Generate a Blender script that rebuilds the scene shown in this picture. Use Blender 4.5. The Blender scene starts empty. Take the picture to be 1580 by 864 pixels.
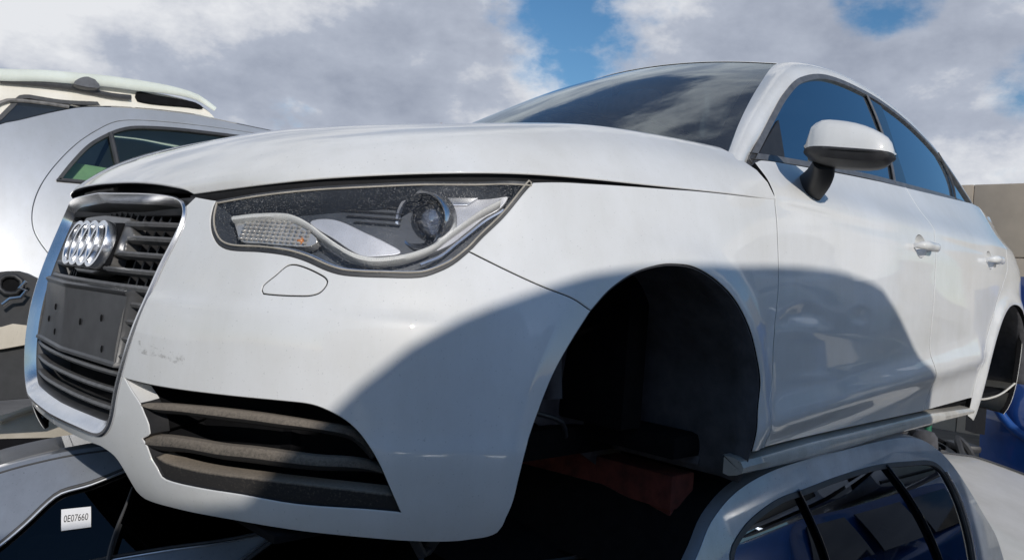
import bpy, bmesh, math, random
import numpy as np
from mathutils import Vector, Matrix
from mathutils.geometry import delaunay_2d_cdt
random.seed(7); rng=np.random.default_rng(7)
D=bpy.data; SC=bpy.context.scene; COL=SC.collection
# ------------------------------------------------------------------ camera
CAM={'C': [-1.28213, -1.72653, 0.59547], 'R': [[0.712065, -0.698008, 0.075813], [0.054868, -0.052327, -0.997122], [0.699966, 0.714175, 0.001038]], 'F': 1209.55}
cd=D.cameras.new('camera'); cam=D.objects.new('camera',cd); COL.objects.link(cam); SC.camera=cam
R_=np.array(CAM['R']); m=Matrix(((R_[0][0],-R_[1][0],-R_[2][0],CAM['C'][0]),(R_[0][1],-R_[1][1],-R_[2][1],CAM['C'][1]),(R_[0][2],-R_[1][2],-R_[2][2],CAM['C'][2]),(0,0,0,1)))
cam.matrix_world=m
cd.sensor_width=36; cd.lens=CAM['F']/1580*36; cd.clip_start=.05; cd.clip_end=3000
cd.dof.use_dof=True; cd.dof.focus_distance=1.75; cd.dof.aperture_fstop=13
# ------------------------------------------------------------------ light
SUN=np.array([-.31,-.86,.37]); SUN/=np.linalg.norm(SUN)
sd=D.lights.new('sun','SUN'); sd.energy=2.75; sd.angle=math.radians(.45); sd.color=(1,.955,.89)
sun=D.objects.new('sun',sd); COL.objects.link(sun); sun.rotation_euler=Vector(SUN).to_track_quat('Z','Y').to_euler()
w=D.worlds.new('World'); SC.world=w; w.use_nodes=True
def build_world():
    nt=w.node_tree; N=nt.nodes; L=nt.links; N.clear()
    out=N.new('ShaderNodeOutputWorld'); bg=N.new('ShaderNodeBackground'); bg.inputs[1].default_value=.084; L.new(bg.outputs[0],out.inputs[0])
    sky=N.new('ShaderNodeTexSky'); sky.sky_type='NISHITA'; sky.sun_disc=False
    sky.sun_elevation=math.asin(SUN[2]); sky.sun_rotation=math.atan2(SUN[0],SUN[1]); sky.air_density=1.0; sky.dust_density=.4; sky.ozone_density=2.2
    tc=N.new('ShaderNodeTexCoord'); 
    def math_(op,a,b=None,clamp=False):
        n=N.new('ShaderNodeMath'); n.operation=op; n.use_clamp=clamp
        for i,v in enumerate((a,b)):
            if v is None: continue
            if isinstance(v,(int,float)): n.inputs[i].default_value=v
            else: L.new(v,n.inputs[i])
        return n.outputs[0]
    sep=N.new('ShaderNodeSeparateXYZ'); L.new(tc.outputs['Generated'],sep.inputs[0])
    # heaped cloud: noise on the view direction, flattened a little towards the horizon
    cb=N.new('ShaderNodeCombineXYZ'); L.new(sep.outputs[0],cb.inputs[0]); L.new(sep.outputs[1],cb.inputs[1]); L.new(math_('MULTIPLY',sep.outputs[2],1.7),cb.inputs[2])
    def noise(scale,det,rough,off=(0,0,0),dist=0.0):
        mp=N.new('ShaderNodeMapping'); mp.inputs['Location'].default_value=off; L.new(cb.outputs[0],mp.inputs[0])
        n=N.new('ShaderNodeTexNoise'); n.inputs['Scale'].default_value=scale; n.inputs['Detail'].default_value=det; n.inputs['Roughness'].default_value=rough; n.inputs['Distortion'].default_value=dist
        L.new(mp.outputs[0],n.inputs[0]); return n.outputs[0]
    n1=noise(4.4,12,.64,(3.1,1.7,.4),.0); n2=noise(4.6,11,.60,(9.3,4.1,2.2),.0); n3=noise(16.0,7,.60,(1.0,7.0,0))
    def blob(d,c0,c1):      # smooth patch of sky round a direction
        d=np.array(d); d=d/np.linalg.norm(d)
        v=N.new('ShaderNodeVectorMath'); v.operation='DOT_PRODUCT'; L.new(tc.outputs['Generated'],v.inputs[0]); v.inputs[1].default_value=d
        mr=N.new('ShaderNodeMapRange'); mr.interpolation_type='SMOOTHSTEP'; mr.inputs[1].default_value=c0; mr.inputs[2].default_value=c1; L.new(v.outputs['Value'],mr.inputs[0]); return mr.outputs[0]
    cover=math_('ADD',math_('ADD',n1,.18),math_('MULTIPLY',math_('SUBTRACT',n3,.5),.22))
    for (d,c0,c1,k) in SKYBLOBS(): cover=math_('ADD',cover,math_('MULTIPLY',blob(d,c0,c1),k))
    mask=N.new('ShaderNodeMapRange'); mask.interpolation_type='SMOOTHSTEP'; mask.inputs[1].default_value=.42; mask.inputs[2].default_value=.66; L.new(cover,mask.inputs[0])
    # thickness makes the base grey, thin rims stay white
    th=math_('ADD',math_('SUBTRACT',math_('MULTIPLY',n2,1.7),.39),math_('MULTIPLY',math_('SUBTRACT',cover,.62),.30))
    th=math_('ADD',th,math_('MULTIPLY',math_('SUBTRACT',n3,.5),.30))
    for (d,c0,c1,k) in GREYBLOBS(): th=math_('ADD',th,math_('MULTIPLY',blob(d,c0,c1),k))
    rp=N.new('ShaderNodeValToRGB'); L.new(th,rp.inputs[0]); e=rp.color_ramp.elements
    e[0].position=.36; e[0].color=(9.4,9.6,10.0,1); e[1].position=.98; e[1].color=(3.6,4.05,5.1,1)
    x=e.new(.52); x.color=(7.4,7.7,8.4,1); x=e.new(.64); x.color=(5.2,5.7,6.8,1)
    mx=N.new('ShaderNodeMix'); mx.data_type='RGBA'; L.new(mask.outputs[0],mx.inputs[0]); 
    hs=N.new('ShaderNodeHueSaturation'); hs.inputs['Saturation'].default_value=1.25; hs.inputs['Value'].default_value=1.2; L.new(sky.outputs[0],hs.inputs['Color'])
    L.new(hs.outputs[0],mx.inputs[6]); L.new(rp.outputs[0],mx.inputs[7]); L.new(mx.outputs[2],bg.inputs[0])
def SKYBLOBS():
    return [((0.6926,0.6374,0.3376),.984,.9997,-.20),((0.7068,0.6493,0.2807),.9950,.9999,-.12),((0.9413,0.2279,0.2490),.9988,.9999,-.12),((0.8700,0.3406,0.3566),.9965,.9995,-.3),((0.4619,0.8703,0.1709),.9985,.9999,-.16),
            ((0.3852,0.8913,0.2390),.90,1.0,.20),((0.8292,0.4603,0.3171),.96,.998,.12),((0.9464,0.2673,0.1810),.98,.995,.08),((0.6160,0.7560,0.2213),.985,.997,.10),
            ((.25,-.95,.25),-.05,.45,-.8),((-.85,-.35,.35),.45,.85,-.28),((-.1,-.25,.95),.75,.95,-.35),((.46,.56,.69),.960,.998,-.34),((.87,-.47,.13),.975,.995,.75)]
def GREYBLOBS():
    return [((0.3760,0.9012,0.2156),.90,1.0,.06),((0.6585,0.6925,0.2947),.985,.9995,-.20),((0.2083,0.9507,0.2297),.992,.9999,-.14),((0.5085,0.8056,0.3040),.992,.9999,-.10),((0.8401,0.4631,0.2825),.95,.999,.14),((0.5806,0.7780,0.2401),.975,.9995,.10),((0.9180,0.2968,0.2632),.96,.999,.10)]
build_world()
SC.view_settings.view_transform='Standard'; SC.view_settings.look='None'; SC.view_settings.exposure=0; SC.view_settings.gamma=1
# ------------------------------------------------------------------ materials
def new_mat(name):
    m=D.materials.new(name); m.use_nodes=True; return m,m.node_tree.nodes,m.node_tree.links,m.node_tree.nodes['Principled BSDF']
def tex(N,L,scale,det=4,rough=.5,coord='Object',vec=(1,1,1)):
    tc=N.new('ShaderNodeTexCoord'); mp=N.new('ShaderNodeMapping'); mp.inputs['Scale'].default_value=vec; L.new(tc.outputs[coord],mp.inputs[0])
    n=N.new('ShaderNodeTexNoise'); n.inputs['Scale'].default_value=scale; n.inputs['Detail'].default_value=det; n.inputs['Roughness'].default_value=rough; L.new(mp.outputs[0],n.inputs[0]); return n.outputs[0]
def ramp(N,L,src,stops):
    r=N.new('ShaderNodeValToRGB'); L.new(src,r.inputs[0]); e=r.color_ramp.elements
    e[0].position,e[0].color=stops[0][0],(*stops[0][1],1); e[1].position,e[1].color=stops[-1][0],(*stops[-1][1],1)
    for p,c in stops[1:-1]: x=e.new(p); x.color=(*c,1)
    return r.outputs[0]
def bump(N,L,B,src,strength,dist=.001):
    b=N.new('ShaderNodeBump'); b.inputs['Strength'].default_value=strength; b.inputs['Distance'].default_value=dist; L.new(src,b.inputs['Height']); L.new(b.outputs[0],B.inputs['Normal']); return b
def paint(name,col,metal=0,rough=.4,coat=1,dirt=.12,flake=0,coatr=.015,spec=.3):
    m,N,L,B=new_mat(name); c=np.array(col)
    n=tex(N,L,3.5,8,.62); d=ramp(N,L,n,[(.35,tuple(c*(1-dirt)*np.array([1,.99,.965]))),(.62,tuple(c))])
    sp=tex(N,L,260,2,.5); dd=ramp(N,L,sp,[(.69,(1,1,1)),(.73,(1-dirt*2.4,)*3)])
    mx=N.new('ShaderNodeMix'); mx.data_type='RGBA'; mx.blend_type='MULTIPLY'; mx.inputs[0].default_value=1; L.new(d,mx.inputs[6]); L.new(dd,mx.inputs[7])
    stk=ramp(N,L,tex(N,L,11,8,.75,vec=(1,1,.16)),[(.42,(1-dirt*.45,1-dirt*.47,1-dirt*.55)),(.60,(1,1,1))])
    m2=N.new('ShaderNodeMix'); m2.data_type='RGBA'; m2.blend_type='MULTIPLY'; m2.inputs[0].default_value=1; L.new(mx.outputs[2],m2.inputs[6]); L.new(stk,m2.inputs[7])
    gg=N.new('ShaderNodeNewGeometry'); sz=N.new('ShaderNodeSeparateXYZ'); L.new(gg.outputs['Normal'],sz.inputs[0]); du=N.new('ShaderNodeMapRange'); du.inputs[1].default_value=.55; du.inputs[2].default_value=1.0; du.inputs[4].default_value=dirt*1.6; L.new(sz.outputs[2],du.inputs[0])
    dm=N.new('ShaderNodeMath'); dm.operation='MULTIPLY'; L.new(du.outputs[0],dm.inputs[0]); L.new(tex(N,L,30,8,.7),dm.inputs[1]); m3=N.new('ShaderNodeMix'); m3.data_type='RGBA'; L.new(dm.outputs[0],m3.inputs[0]); L.new(m2.outputs[2],m3.inputs[6]); m3.inputs[7].default_value=(.42,.37,.30,1)
    L.new(m3.outputs[2],B.inputs['Base Color']); B.inputs['Metallic'].default_value=metal; B.inputs['Roughness'].default_value=rough
    B.inputs['Coat Weight'].default_value=coat; B.inputs['Specular IOR Level'].default_value=spec
    cr=N.new('ShaderNodeMapRange'); cr.inputs[3].default_value=coatr; cr.inputs[4].default_value=coatr+.03; L.new(n,cr.inputs[0]); L.new(cr.outputs[0],B.inputs['Coat Roughness'])
    if flake: bump(N,L,B,tex(N,L,1500,1,.5),flake,.0004)
    return m
def plain(name,col,rough=.6,metal=0,var=.25,scale=30,bmp=.15,spec=.5,coat=0):
    m,N,L,B=new_mat(name); c=np.array(col); n=tex(N,L,scale,6,.6)
    L.new(ramp(N,L,n,[(.3,tuple(c*(1-var))),(.7,tuple(np.minimum(c*(1+var),1)))]),B.inputs['Base Color']); B.inputs['Roughness'].default_value=rough; B.inputs['Metallic'].default_value=metal
    B.inputs['Specular IOR Level'].default_value=spec; B.inputs['Coat Weight'].default_value=coat
    if bmp: bump(N,L,B,tex(N,L,scale*12,3,.6),bmp)
    return m
def glass(name,tint,ior=1.5,dirt=.0,haze=.02,rough=.0,boost=0.0,refl=(1,1,1)):
    m=D.materials.new(name); m.use_nodes=True; N=m.node_tree.nodes; L=m.node_tree.links; N.clear()
    o=N.new('ShaderNodeOutputMaterial'); t=N.new('ShaderNodeBsdfTransparent'); t.inputs[0].default_value=(*tint,1); g=N.new('ShaderNodeBsdfGlossy'); g.inputs['Roughness'].default_value=rough; g.inputs[0].default_value=(*refl,1)
    f=N.new('ShaderNodeFresnel'); f.inputs[0].default_value=ior; a=N.new('ShaderNodeMath'); a.operation='ADD'; a.use_clamp=True; a.inputs[1].default_value=boost; L.new(f.outputs[0],a.inputs[0])
    mx=N.new('ShaderNodeMixShader'); L.new(a.outputs[0],mx.inputs[0]); L.new(t.outputs[0],mx.inputs[1]); L.new(g.outputs[0],mx.inputs[2]); last=mx.outputs[0]
    if dirt:
        df=N.new('ShaderNodeBsdfDiffuse'); df.inputs[0].default_value=(.62,.60,.56,1)
        n=tex(N,L,520,2,.6); n2=tex(N,L,9,5,.6)
        r=ramp(N,L,n,[(.585,(.0,)*3),(.64,(1,)*3)]); r2=ramp(N,L,n2,[(.35,(.12,)*3),(.7,(1,)*3)])
        q=N.new('ShaderNodeMath'); q.operation='MULTIPLY'; L.new(r,q.inputs[0]); L.new(r2,q.inputs[1]); q2=N.new('ShaderNodeMath'); q2.operation='MULTIPLY_ADD'; L.new(q.outputs[0],q2.inputs[0]); q2.inputs[1].default_value=dirt; q2.inputs[2].default_value=dirt*haze
        m2=N.new('ShaderNodeMixShader'); L.new(q2.outputs[0],m2.inputs[0]); L.new(last,m2.inputs[1]); L.new(df.outputs[0],m2.inputs[2]); last=m2.outputs[0]
    L.new(last,o.inputs[0]); return m
def dusty(name,base,dust):
    m,N,L,B=new_mat(name); n=tex(N,L,210,8,.85); n2=tex(N,L,600,3,.6)
    g=N.new('ShaderNodeNewGeometry'); s=N.new('ShaderNodeSeparateXYZ'); L.new(g.outputs['Normal'],s.inputs[0])
    a=N.new('ShaderNodeMath'); a.operation='MULTIPLY_ADD'; L.new(s.outputs[2],a.inputs[0]); a.inputs[1].default_value=.42; L.new(n,a.inputs[2])
    L.new(ramp(N,L,a.outputs[0],[(.45,base),(.95,dust)]),B.inputs['Base Color']); B.inputs['Roughness'].default_value=.85; bump(N,L,B,n2,.3,.001); return m
M=dict(
 white=paint('white_paint',(.79,.79,.785),rough=.42,dirt=.085),
 silver=paint('silver_paint',(.60,.61,.63),metal=.55,rough=.38,dirt=.10,flake=.15),
 steel_blue=paint('blue_silver_paint',(.40,.44,.50),metal=.5,rough=.4,dirt=.22,flake=.15),
 grey_blue=paint('grey_blue_paint',(.34,.37,.43),metal=.45,rough=.42,dirt=.2,flake=.12),
 cream=paint('cream_paint',(.80,.76,.68),rough=.45,dirt=.1,coat=.5),
 beige=paint('beige_paint',(.60,.54,.45),rough=.6,dirt=.2,coat=.2),
 blue=paint('blue_paint',(.012,.075,.30),rough=.4,dirt=.15),
 chrome=plain('chrome',(.84,.84,.85),rough=.27,metal=1,var=.04,bmp=0),
 chrome_dull=plain('dull_chrome',(.62,.63,.64),rough=.28,metal=1,var=.12,bmp=.05),
 black=plain('black_plastic',(.022,.022,.024),rough=.5,bmp=.1),
 slat=plain('grille_plastic',(.115,.112,.11),rough=.42,var=.3,bmp=.2,scale=60),
 plate=plain('holder_plastic',(.060,.060,.062),rough=.38,var=.35,bmp=.1,scale=14),
 emb=plain('emblem_mount',(.17,.165,.16),rough=.33,metal=.4,var=.15),
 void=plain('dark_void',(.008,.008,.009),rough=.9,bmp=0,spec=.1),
 liner=plain('arch_liner_felt',(.09,.09,.098),rough=.93,var=.25,scale=18,bmp=.5,spec=.15),
 dusty=dusty('dusty_plastic',(.02,.018,.017),(.27,.225,.175)),
 rubber=plain('rubber_trim',(.045,.045,.047),rough=.45,bmp=.05),
 trimgrey=plain('window_trim',(.13,.13,.135),rough=.35,bmp=.05,metal=.2),
 gloss_black=plain('gloss_black',(.008,.010,.016),rough=.06,bmp=0,coat=1),
 rust=plain('rusty_steel',(.10,.022,.016),rough=.9,var=.5,scale=22,bmp=.5),
 metal=plain('grubby_metal',(.20,.19,.18),rough=.5,metal=.6,var=.4,bmp=.3),
 concrete=plain('concrete',(.45,.38,.31),rough=.9,var=.12,scale=1.6,bmp=.3),
 ground=plain('yard_ground',(.13,.12,.11),rough=.95,var=.25,scale=2.5,bmp=.5),
 green=plain('green_paint',(.02,.16,.09),rough=.5,var=.3),
 interior=plain('interior_fabric',(.06,.06,.065),rough=.9,bmp=.2),
 seat=plain('seat_fabric',(.34,.36,.37),rough=.9,bmp=.2),
 pale_int=plain('pale_green_trim',(.55,.66,.42),rough=.8,var=.1,bmp=.1),
 paper=plain('paper',(.80,.80,.82),rough=.8,var=.04,bmp=.02), ink=plain('ink',(.02,.02,.022),rough=.8,var=0,bmp=0),
 amber=plain('amber_bulb',(.55,.20,.05),rough=.3,bmp=0), lampgrey=plain('lamp_bezel',(.055,.062,.075),rough=.45,var=.2,bmp=.1),
 lampsilver=plain('lamp_reflector',(.60,.60,.62),rough=.36,metal=.35,var=.10,bmp=.08), turn=plain('indicator_prism',(.62,.60,.57),rough=.18,metal=.5,var=.15,bmp=.1),
 drl=plain('light_guide',(.88,.87,.82),rough=.3,metal=0,var=.08,bmp=.04),
 lamp_seal=plain('lamp_seal',(.42,.38,.32),rough=.5,var=.2), mirror_back=plain('mirror_back',(.45,.55,.55),rough=.4),
 leaf=plain('dry_leaf',(.30,.13,.05),rough=.8,var=.3),
 glass_w=glass('windscreen_glass',(.36,.48,.54),1.6,dirt=.22,boost=.06,rough=.02,refl=(.84,.94,1),haze=.20), glass_s=glass('side_glass',(.12,.20,.28),1.55,boost=.42,refl=(.86,.94,1.0)),
 glass_t=glass('tinted_green_glass',(.52,.66,.58),1.5,boost=.04), glass_d=glass('dark_glass',(.05,.06,.07),1.45,boost=.0), lens=glass('lamp_lens',(.97,.98,1.0),1.4,dirt=.5), projlens=glass('projector_glass',(.75,.8,.9),1.7,boost=.1),
)
# ------------------------------------------------------------------ helpers
SIDE=[1]
def mesh_obj(name,V,Fc,mat,parent=None,normals=None,smooth=True,nomirror=False):
    V=np.asarray(V,float)
    if SIDE[0]<0 and not nomirror:
        V=V*[1,-1,1]; Fc=[tuple(reversed(f)) for f in Fc]
        if normals is not None: normals=normals*[1,-1,1]
    me=D.meshes.new(name); me.from_pydata(V.tolist(),[],[list(map(int,f)) for f in Fc]); me.validate()
    if smooth: me.polygons.foreach_set('use_smooth',[True]*len(me.polygons))
    if isinstance(mat,str): mat=M[mat]
    me.materials.append(mat)
    if normals is not None and len(me.vertices)==len(V):
        me.normals_split_custom_set_from_vertices([tuple(n) for n in normals])
    elif smooth: 
        try: me.set_sharp_from_angle(angle=math.radians(38))
        except Exception: pass
    o=D.objects.new(name,me); COL.objects.link(o)
    if parent is not None: o.parent=parent
    return o
def thing(name,label,cat,loc=(0,0,0),group=None):
    o=D.objects.new(name,None); COL.objects.link(o); o.empty_display_size=.2; o['label']=label; o['category']=cat
    if group: o['group']=group
    return o
def tag(o,label=None,cat=None,group=None,kind=None):
    if label: o['label']=label
    if cat: o['category']=cat
    if group: o['group']=group
    if kind: o['kind']=kind
    return o

def _sec(t):
    n=len(t);h=np.diff(t);A=np.zeros((n,n));Bm=np.zeros((n,n))
    A[0,0]=A[-1,-1]=1
    for i in range(1,n-1):
        A[i,i-1]=h[i-1];A[i,i]=2*(h[i-1]+h[i]);A[i,i+1]=h[i]
        Bm[i,i-1]=6/h[i-1];Bm[i,i]=-6/h[i-1]-6/h[i];Bm[i,i+1]=6/h[i]
    return np.linalg.solve(A,Bm)
def cw(t,M,x):
    t=np.asarray(t);n=len(t);x=np.asarray(x,float)
    i=np.clip(np.searchsorted(t,x)-1,0,n-2);h=t[i+1]-t[i]
    a=(t[i+1]-x)/h;b=1-a
    ac=np.clip(a,-.0,1.0) if False else a
    W=((a**3-a)*h*h/6)[:,None]*M[i]+((b**3-b)*h*h/6)[:,None]*M[i+1]
    r=np.arange(len(x));W[r,i]+=a;W[r,i+1]+=b
    return W
class Surf:
    """smooth interpolating surface through a net P[v][u]; disp = optional offset along normal"""
    def __init__(s,tu,tv,P,disp=None):
        s.tu=np.array(tu,float);s.tv=np.array(tv,float);s.P=np.array(P,float)
        s.Mu=_sec(s.tu);s.Mv=_sec(s.tv);s.disp=disp
    def base(s,u,v):
        return np.einsum('ni,nj,jik->nk',cw(s.tu,s.Mu,u),cw(s.tv,s.Mv,v),s.P)
    def bn(s,u,v,f,e=1e-3):
        a=f(u+e,v)-f(u-e,v);b=f(u,v+e)-f(u,v-e)
        n=np.cross(a,b);return n/(np.linalg.norm(n,axis=1)[:,None]+1e-12)
    def at(s,u,v):
        u=np.atleast_1d(np.asarray(u,float));v=np.atleast_1d(np.asarray(v,float))
        p=s.base(u,v)
        if s.disp is not None: p=p+s.bn(u,v,s.base)*s.disp(p)[:,None]
        return p
    def nrm(s,u,v):
        u=np.atleast_1d(np.asarray(u,float));v=np.atleast_1d(np.asarray(v,float))
        return s.bn(u,v,s.at)



def sm(x): x=np.clip(x,0,1); return x*x*(3-2*x)
# ---- outer skin, left half: rows = heights, columns = stations from the nose round the corner to the tail
ZL=[.10,.17,.24,.36,.50,.62,.74,.84,.92,1.00,1.09]
#       y: 0    .15   .30   .45   .58   .68   .76
# front x,y per level then side y at fixed x
XS=[-.30,-.12,.06,.26,.50,.90,1.35,1.80,2.15,2.47,2.80]
front={
.10:[(-.725,0),(-.720,-.15),(-.703,-.30),(-.665,-.45),(-.602,-.57),(-.510,-.665),(-.402,-.725)],
.17:[(-.790,0),(-.785,-.15),(-.766,-.30),(-.722,-.45),(-.652,-.58),(-.555,-.68),(-.432,-.752)],
.24:[(-.824,0),(-.819,-.15),(-.797,-.30),(-.750,-.45),(-.678,-.58),(-.580,-.685),(-.447,-.768)],
.36:[(-.840,0),(-.835,-.15),(-.813,-.30),(-.764,-.45),(-.690,-.58),(-.591,-.685),(-.453,-.770)],
.50:[(-.829,0),(-.824,-.15),(-.801,-.30),(-.752,-.45),(-.681,-.58),(-.580,-.68),(-.445,-.757)],
.62:[(-.802,0),(-.796,-.15),(-.771,-.30),(-.720,-.445),(-.648,-.565),(-.547,-.660),(-.421,-.728)],
.74:[(-.755,0),(-.748,-.15),(-.722,-.30),(-.668,-.44),(-.595,-.55),(-.495,-.635),(-.375,-.692)],
.84:[(-.650,0),(-.645,-.15),(-.620,-.29),(-.570,-.42),(-.510,-.52),(-.425,-.600),(-.330,-.655)],
.92:[(-.500,0),(-.495,-.14),(-.475,-.28),(-.440,-.40),(-.395,-.49),(-.335,-.565),(-.270,-.620)],
1.00:[(-.350,0),(-.345,-.14),(-.330,-.28),(-.310,-.39),(-.280,-.47),(-.240,-.54),(-.200,-.585)],
1.09:[(-.200,0),(-.195,-.14),(-.185,-.28),(-.175,-.38),(-.155,-.45),(-.130,-.51),(-.110,-.55)]}
side={
.10:[-.765,-.780,-.785,-.785,-.780,-.780,-.780,-.780,-.780,-.775,-.745],
.17:[-.790,-.808,-.815,-.815,-.808,-.806,-.808,-.812,-.812,-.805,-.775],
.24:[-.805,-.825,-.833,-.832,-.824,-.822,-.824,-.830,-.834,-.828,-.796],
.36:[-.808,-.830,-.840,-.842,-.842,-.844,-.848,-.852,-.854,-.846,-.812],
.50:[-.798,-.824,-.838,-.845,-.848,-.853,-.858,-.861,-.862,-.853,-.818],
.62:[-.775,-.808,-.828,-.840,-.847,-.854,-.859,-.862,-.862,-.852,-.815],
.74:[-.742,-.780,-.808,-.826,-.837,-.847,-.854,-.857,-.856,-.845,-.805],
.84:[-.705,-.745,-.776,-.800,-.817,-.832,-.842,-.846,-.844,-.831,-.785],
.92:[-.665,-.705,-.732,-.752,-.770,-.786,-.797,-.805,-.806,-.790,-.735],
1.00:[-.615,-.650,-.680,-.702,-.720,-.737,-.750,-.758,-.760,-.745,-.692],
1.09:[-.565,-.600,-.630,-.655,-.672,-.689,-.700,-.706,-.704,-.690,-.640]}
rear=[(3.00,-.655),(3.09,-.46),(3.12,-.22),(3.13,0.)]
rsh={.10:-.10,.17:-.06,.24:-.02,.36:.0,.50:.0,.62:-.01,.74:-.03,.84:-.05,.92:-.07,1.00:-.10,1.09:-.14}
net=[]
for z in ZL:
    row=[(x,y,z) for x,y in front[z]]+[(x,y,z) for x,y in zip(XS,side[z])]+[(x+rsh[z],y*(1+.4*rsh[z]),z) for x,y in rear]
    net.append(row)
net=np.array(net)
d=np.linalg.norm(np.diff(net[4],axis=0),axis=1);TU=np.concatenate([[0],np.cumsum(d)])
ARC=(.035,.285,.368); ARC2=(2.50,.285,.368)
def sdisp(p):
    x,y,z=p[:,0],p[:,1],p[:,2];o=np.zeros(len(x))
    for cx,cz,r0 in (ARC,ARC2):
        r=np.hypot(x-cx,z-cz)
        o+=.016*np.exp(-(np.maximum(r-r0-.01,0)/.045)**2)*sm((r-r0+.2)/.1)*(np.abs(x-cx)<.6)*sm((z-.10)/.12)*sm((-.45-y)/.2)
    zt=.852+.028*sm((x-.4)/2.2)     # shoulder line
    side_=sm((x-.30)/.25)*sm((3.0-x)/.3)
    o+=side_*.010*np.exp(-((z-zt)/.022)**2)*(z<zt)+side_*.010*np.exp(-((z-zt)/.055)**2)*(z>=zt)
    zl=.318+.088*(np.clip(x,.4,2.1)-.6)     # lower door crease
    o+=side_*sm((2.15-x)/.15)*(.021*np.exp(-((z-zl)/.05)**2)*(z>=zl)+.021*np.exp(-((z-zl)/.045)**2)*(z<zl))
    g=lambda a,c,w:np.exp(-((a-c)/w)**2)
    left=(y<0)
    o+=left*(-.0065*g(x,.60,.10)*g(z,.552+.02*np.sin((x-.5)*14),.016)+.0035*g(x,.62,.13)*g(z,.522,.014)-.004*g(x,.93,.05)*g(z,.572,.012)+.003*g(x,.74,.16)*g(z,.415+.02*(x-.7),.010)-.004*g(x,.425,.020)*g(z,.50,.05))
    fr=sm((-.40-x)/.12)
    zc=.515; o+=fr*.0045*np.where(z<zc,np.exp(-((z-zc)/.07)**2),np.exp(-((z-zc)/.014)**2))
    cr=sm((-.30-x)/.06)*sm((x+.60)/.06); o+=cr*.004*np.where(z<.318,np.exp(-((z-.318)/.05)**2),np.exp(-((z-.318)/.010)**2))
    return o
S=Surf(TU,ZL,net,sdisp)
# hood: columns t=0 centre..1 at shut line ; rows along s (front->rear)
TT=[0,.30,.56,.76,.88,.95,1.0]
HR=[ # rows of the bonnet, centre line -> shut line
[(-.772,0,.731),(-.769,-.115,.730),(-.763,-.21,.727),(-.753,-.28,.722),(-.744,-.318,.717),(-.735,-.338,.712),(-.727,-.350,.706)],
[(-.715,0,.777),(-.713,-.15,.776),(-.706,-.28,.769),(-.695,-.37,.759),(-.684,-.425,.749),(-.673,-.455,.738),(-.663,-.470,.727)],
[(-.620,0,.830),(-.619,-.18,.829),(-.615,-.34,.822),(-.606,-.45,.806),(-.597,-.51,.785),(-.590,-.542,.763),(-.584,-.557,.748)],
[(-.500,0,.874),(-.500,-.20,.873),(-.498,-.38,.863),(-.494,-.50,.844),(-.490,-.565,.817),(-.486,-.600,.787),(-.482,-.624,.767)],
[(-.330,0,.909),(-.330,-.22,.908),(-.330,-.42,.899),(-.330,-.565,.881),(-.330,-.645,.852),(-.330,-.685,.816),(-.330,-.708,.788)],
[(-.140,0,.943),(-.140,-.24,.942),(-.140,-.45,.933),(-.140,-.605,.915),(-.140,-.690,.881),(-.140,-.733,.839),(-.140,-.757,.803)],
[(.020,0,.972),(.028,-.24,.970),(.036,-.46,.961),(.042,-.625,.941),(.044,-.713,.902),(.045,-.758,.855),(.045,-.785,.814)],
[(.100,0,.986),(.140,-.25,.983),(.200,-.47,.974),(.245,-.645,.955),(.265,-.735,.916),(.273,-.780,.870),(.276,-.807,.829)],
[(.150,0,.992),(.210,-.25,.989),(.290,-.48,.979),(.385,-.665,.960),(.430,-.748,.925),(.452,-.795,.885),(.461,-.821,.838)]]
HV=[0,.09,.19,.30,.47,.66,.83,.98,1.12]
def hdisp(p):
    x,y=p[:,0],np.abs(p[:,1]); yr=.655+.11*x; d=y-yr
    return .0075*sm((x+.55)/.5)*np.where(d>0,np.exp(-(d/.030)**2),np.exp(-(d/.075)**2))-.004*sm((x+.60)/.3)*np.exp(-((y-.40-.10*x)/.045)**2)
H=Surf(TT,HV,HR,hdisp)
# ---- side glass plane / tumblehome : rows heights, columns x
GX=[.30,.60,.95,1.30,1.70,2.10,2.45,2.75,3.0]
GZ=[.86,.95,1.05,1.15,1.25,1.33,1.42]
def gy(x,z):
    t=(z-.93)
    y=-(.755 -.40*t -.09*t*t)
    # plan curvature: narrower to the front and the rear
    y+= .030*((x-1.4)/1.0)**2*(1 if x<1.4 else 0) + (.055*((x-1.4)/1.2)**2 if x>=1.4 else 0)
    return y
G=Surf(GX,GZ,[[(x,gy(x,z),z) for x in GX] for z in GZ])
# ---- windscreen: columns t -1..1 across (left -1) rows base->header
WT=[-1,-.8,-.5,0,.5,.8,1]
def wrow(cx,cz,ex,ey,ez):
    o=[]
    for t in WT:
        k=abs(t)**2.2
        o.append((cx+(ex-cx)*k,ey*-t if False else t*abs(ey),cz+(ez-cz)*abs(t)**2.0))
    return o
W=Surf(WT,[0,.25,.5,.75,1],[wrow(.10,.950,.40,-.735,.925),wrow(.315,1.075,.545,-.675,1.035),wrow(.530,1.190,.700,-.610,1.147),wrow(.745,1.297,.870,-.550,1.258),wrow(.965,1.388,1.06,-.497,1.357)])
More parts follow.
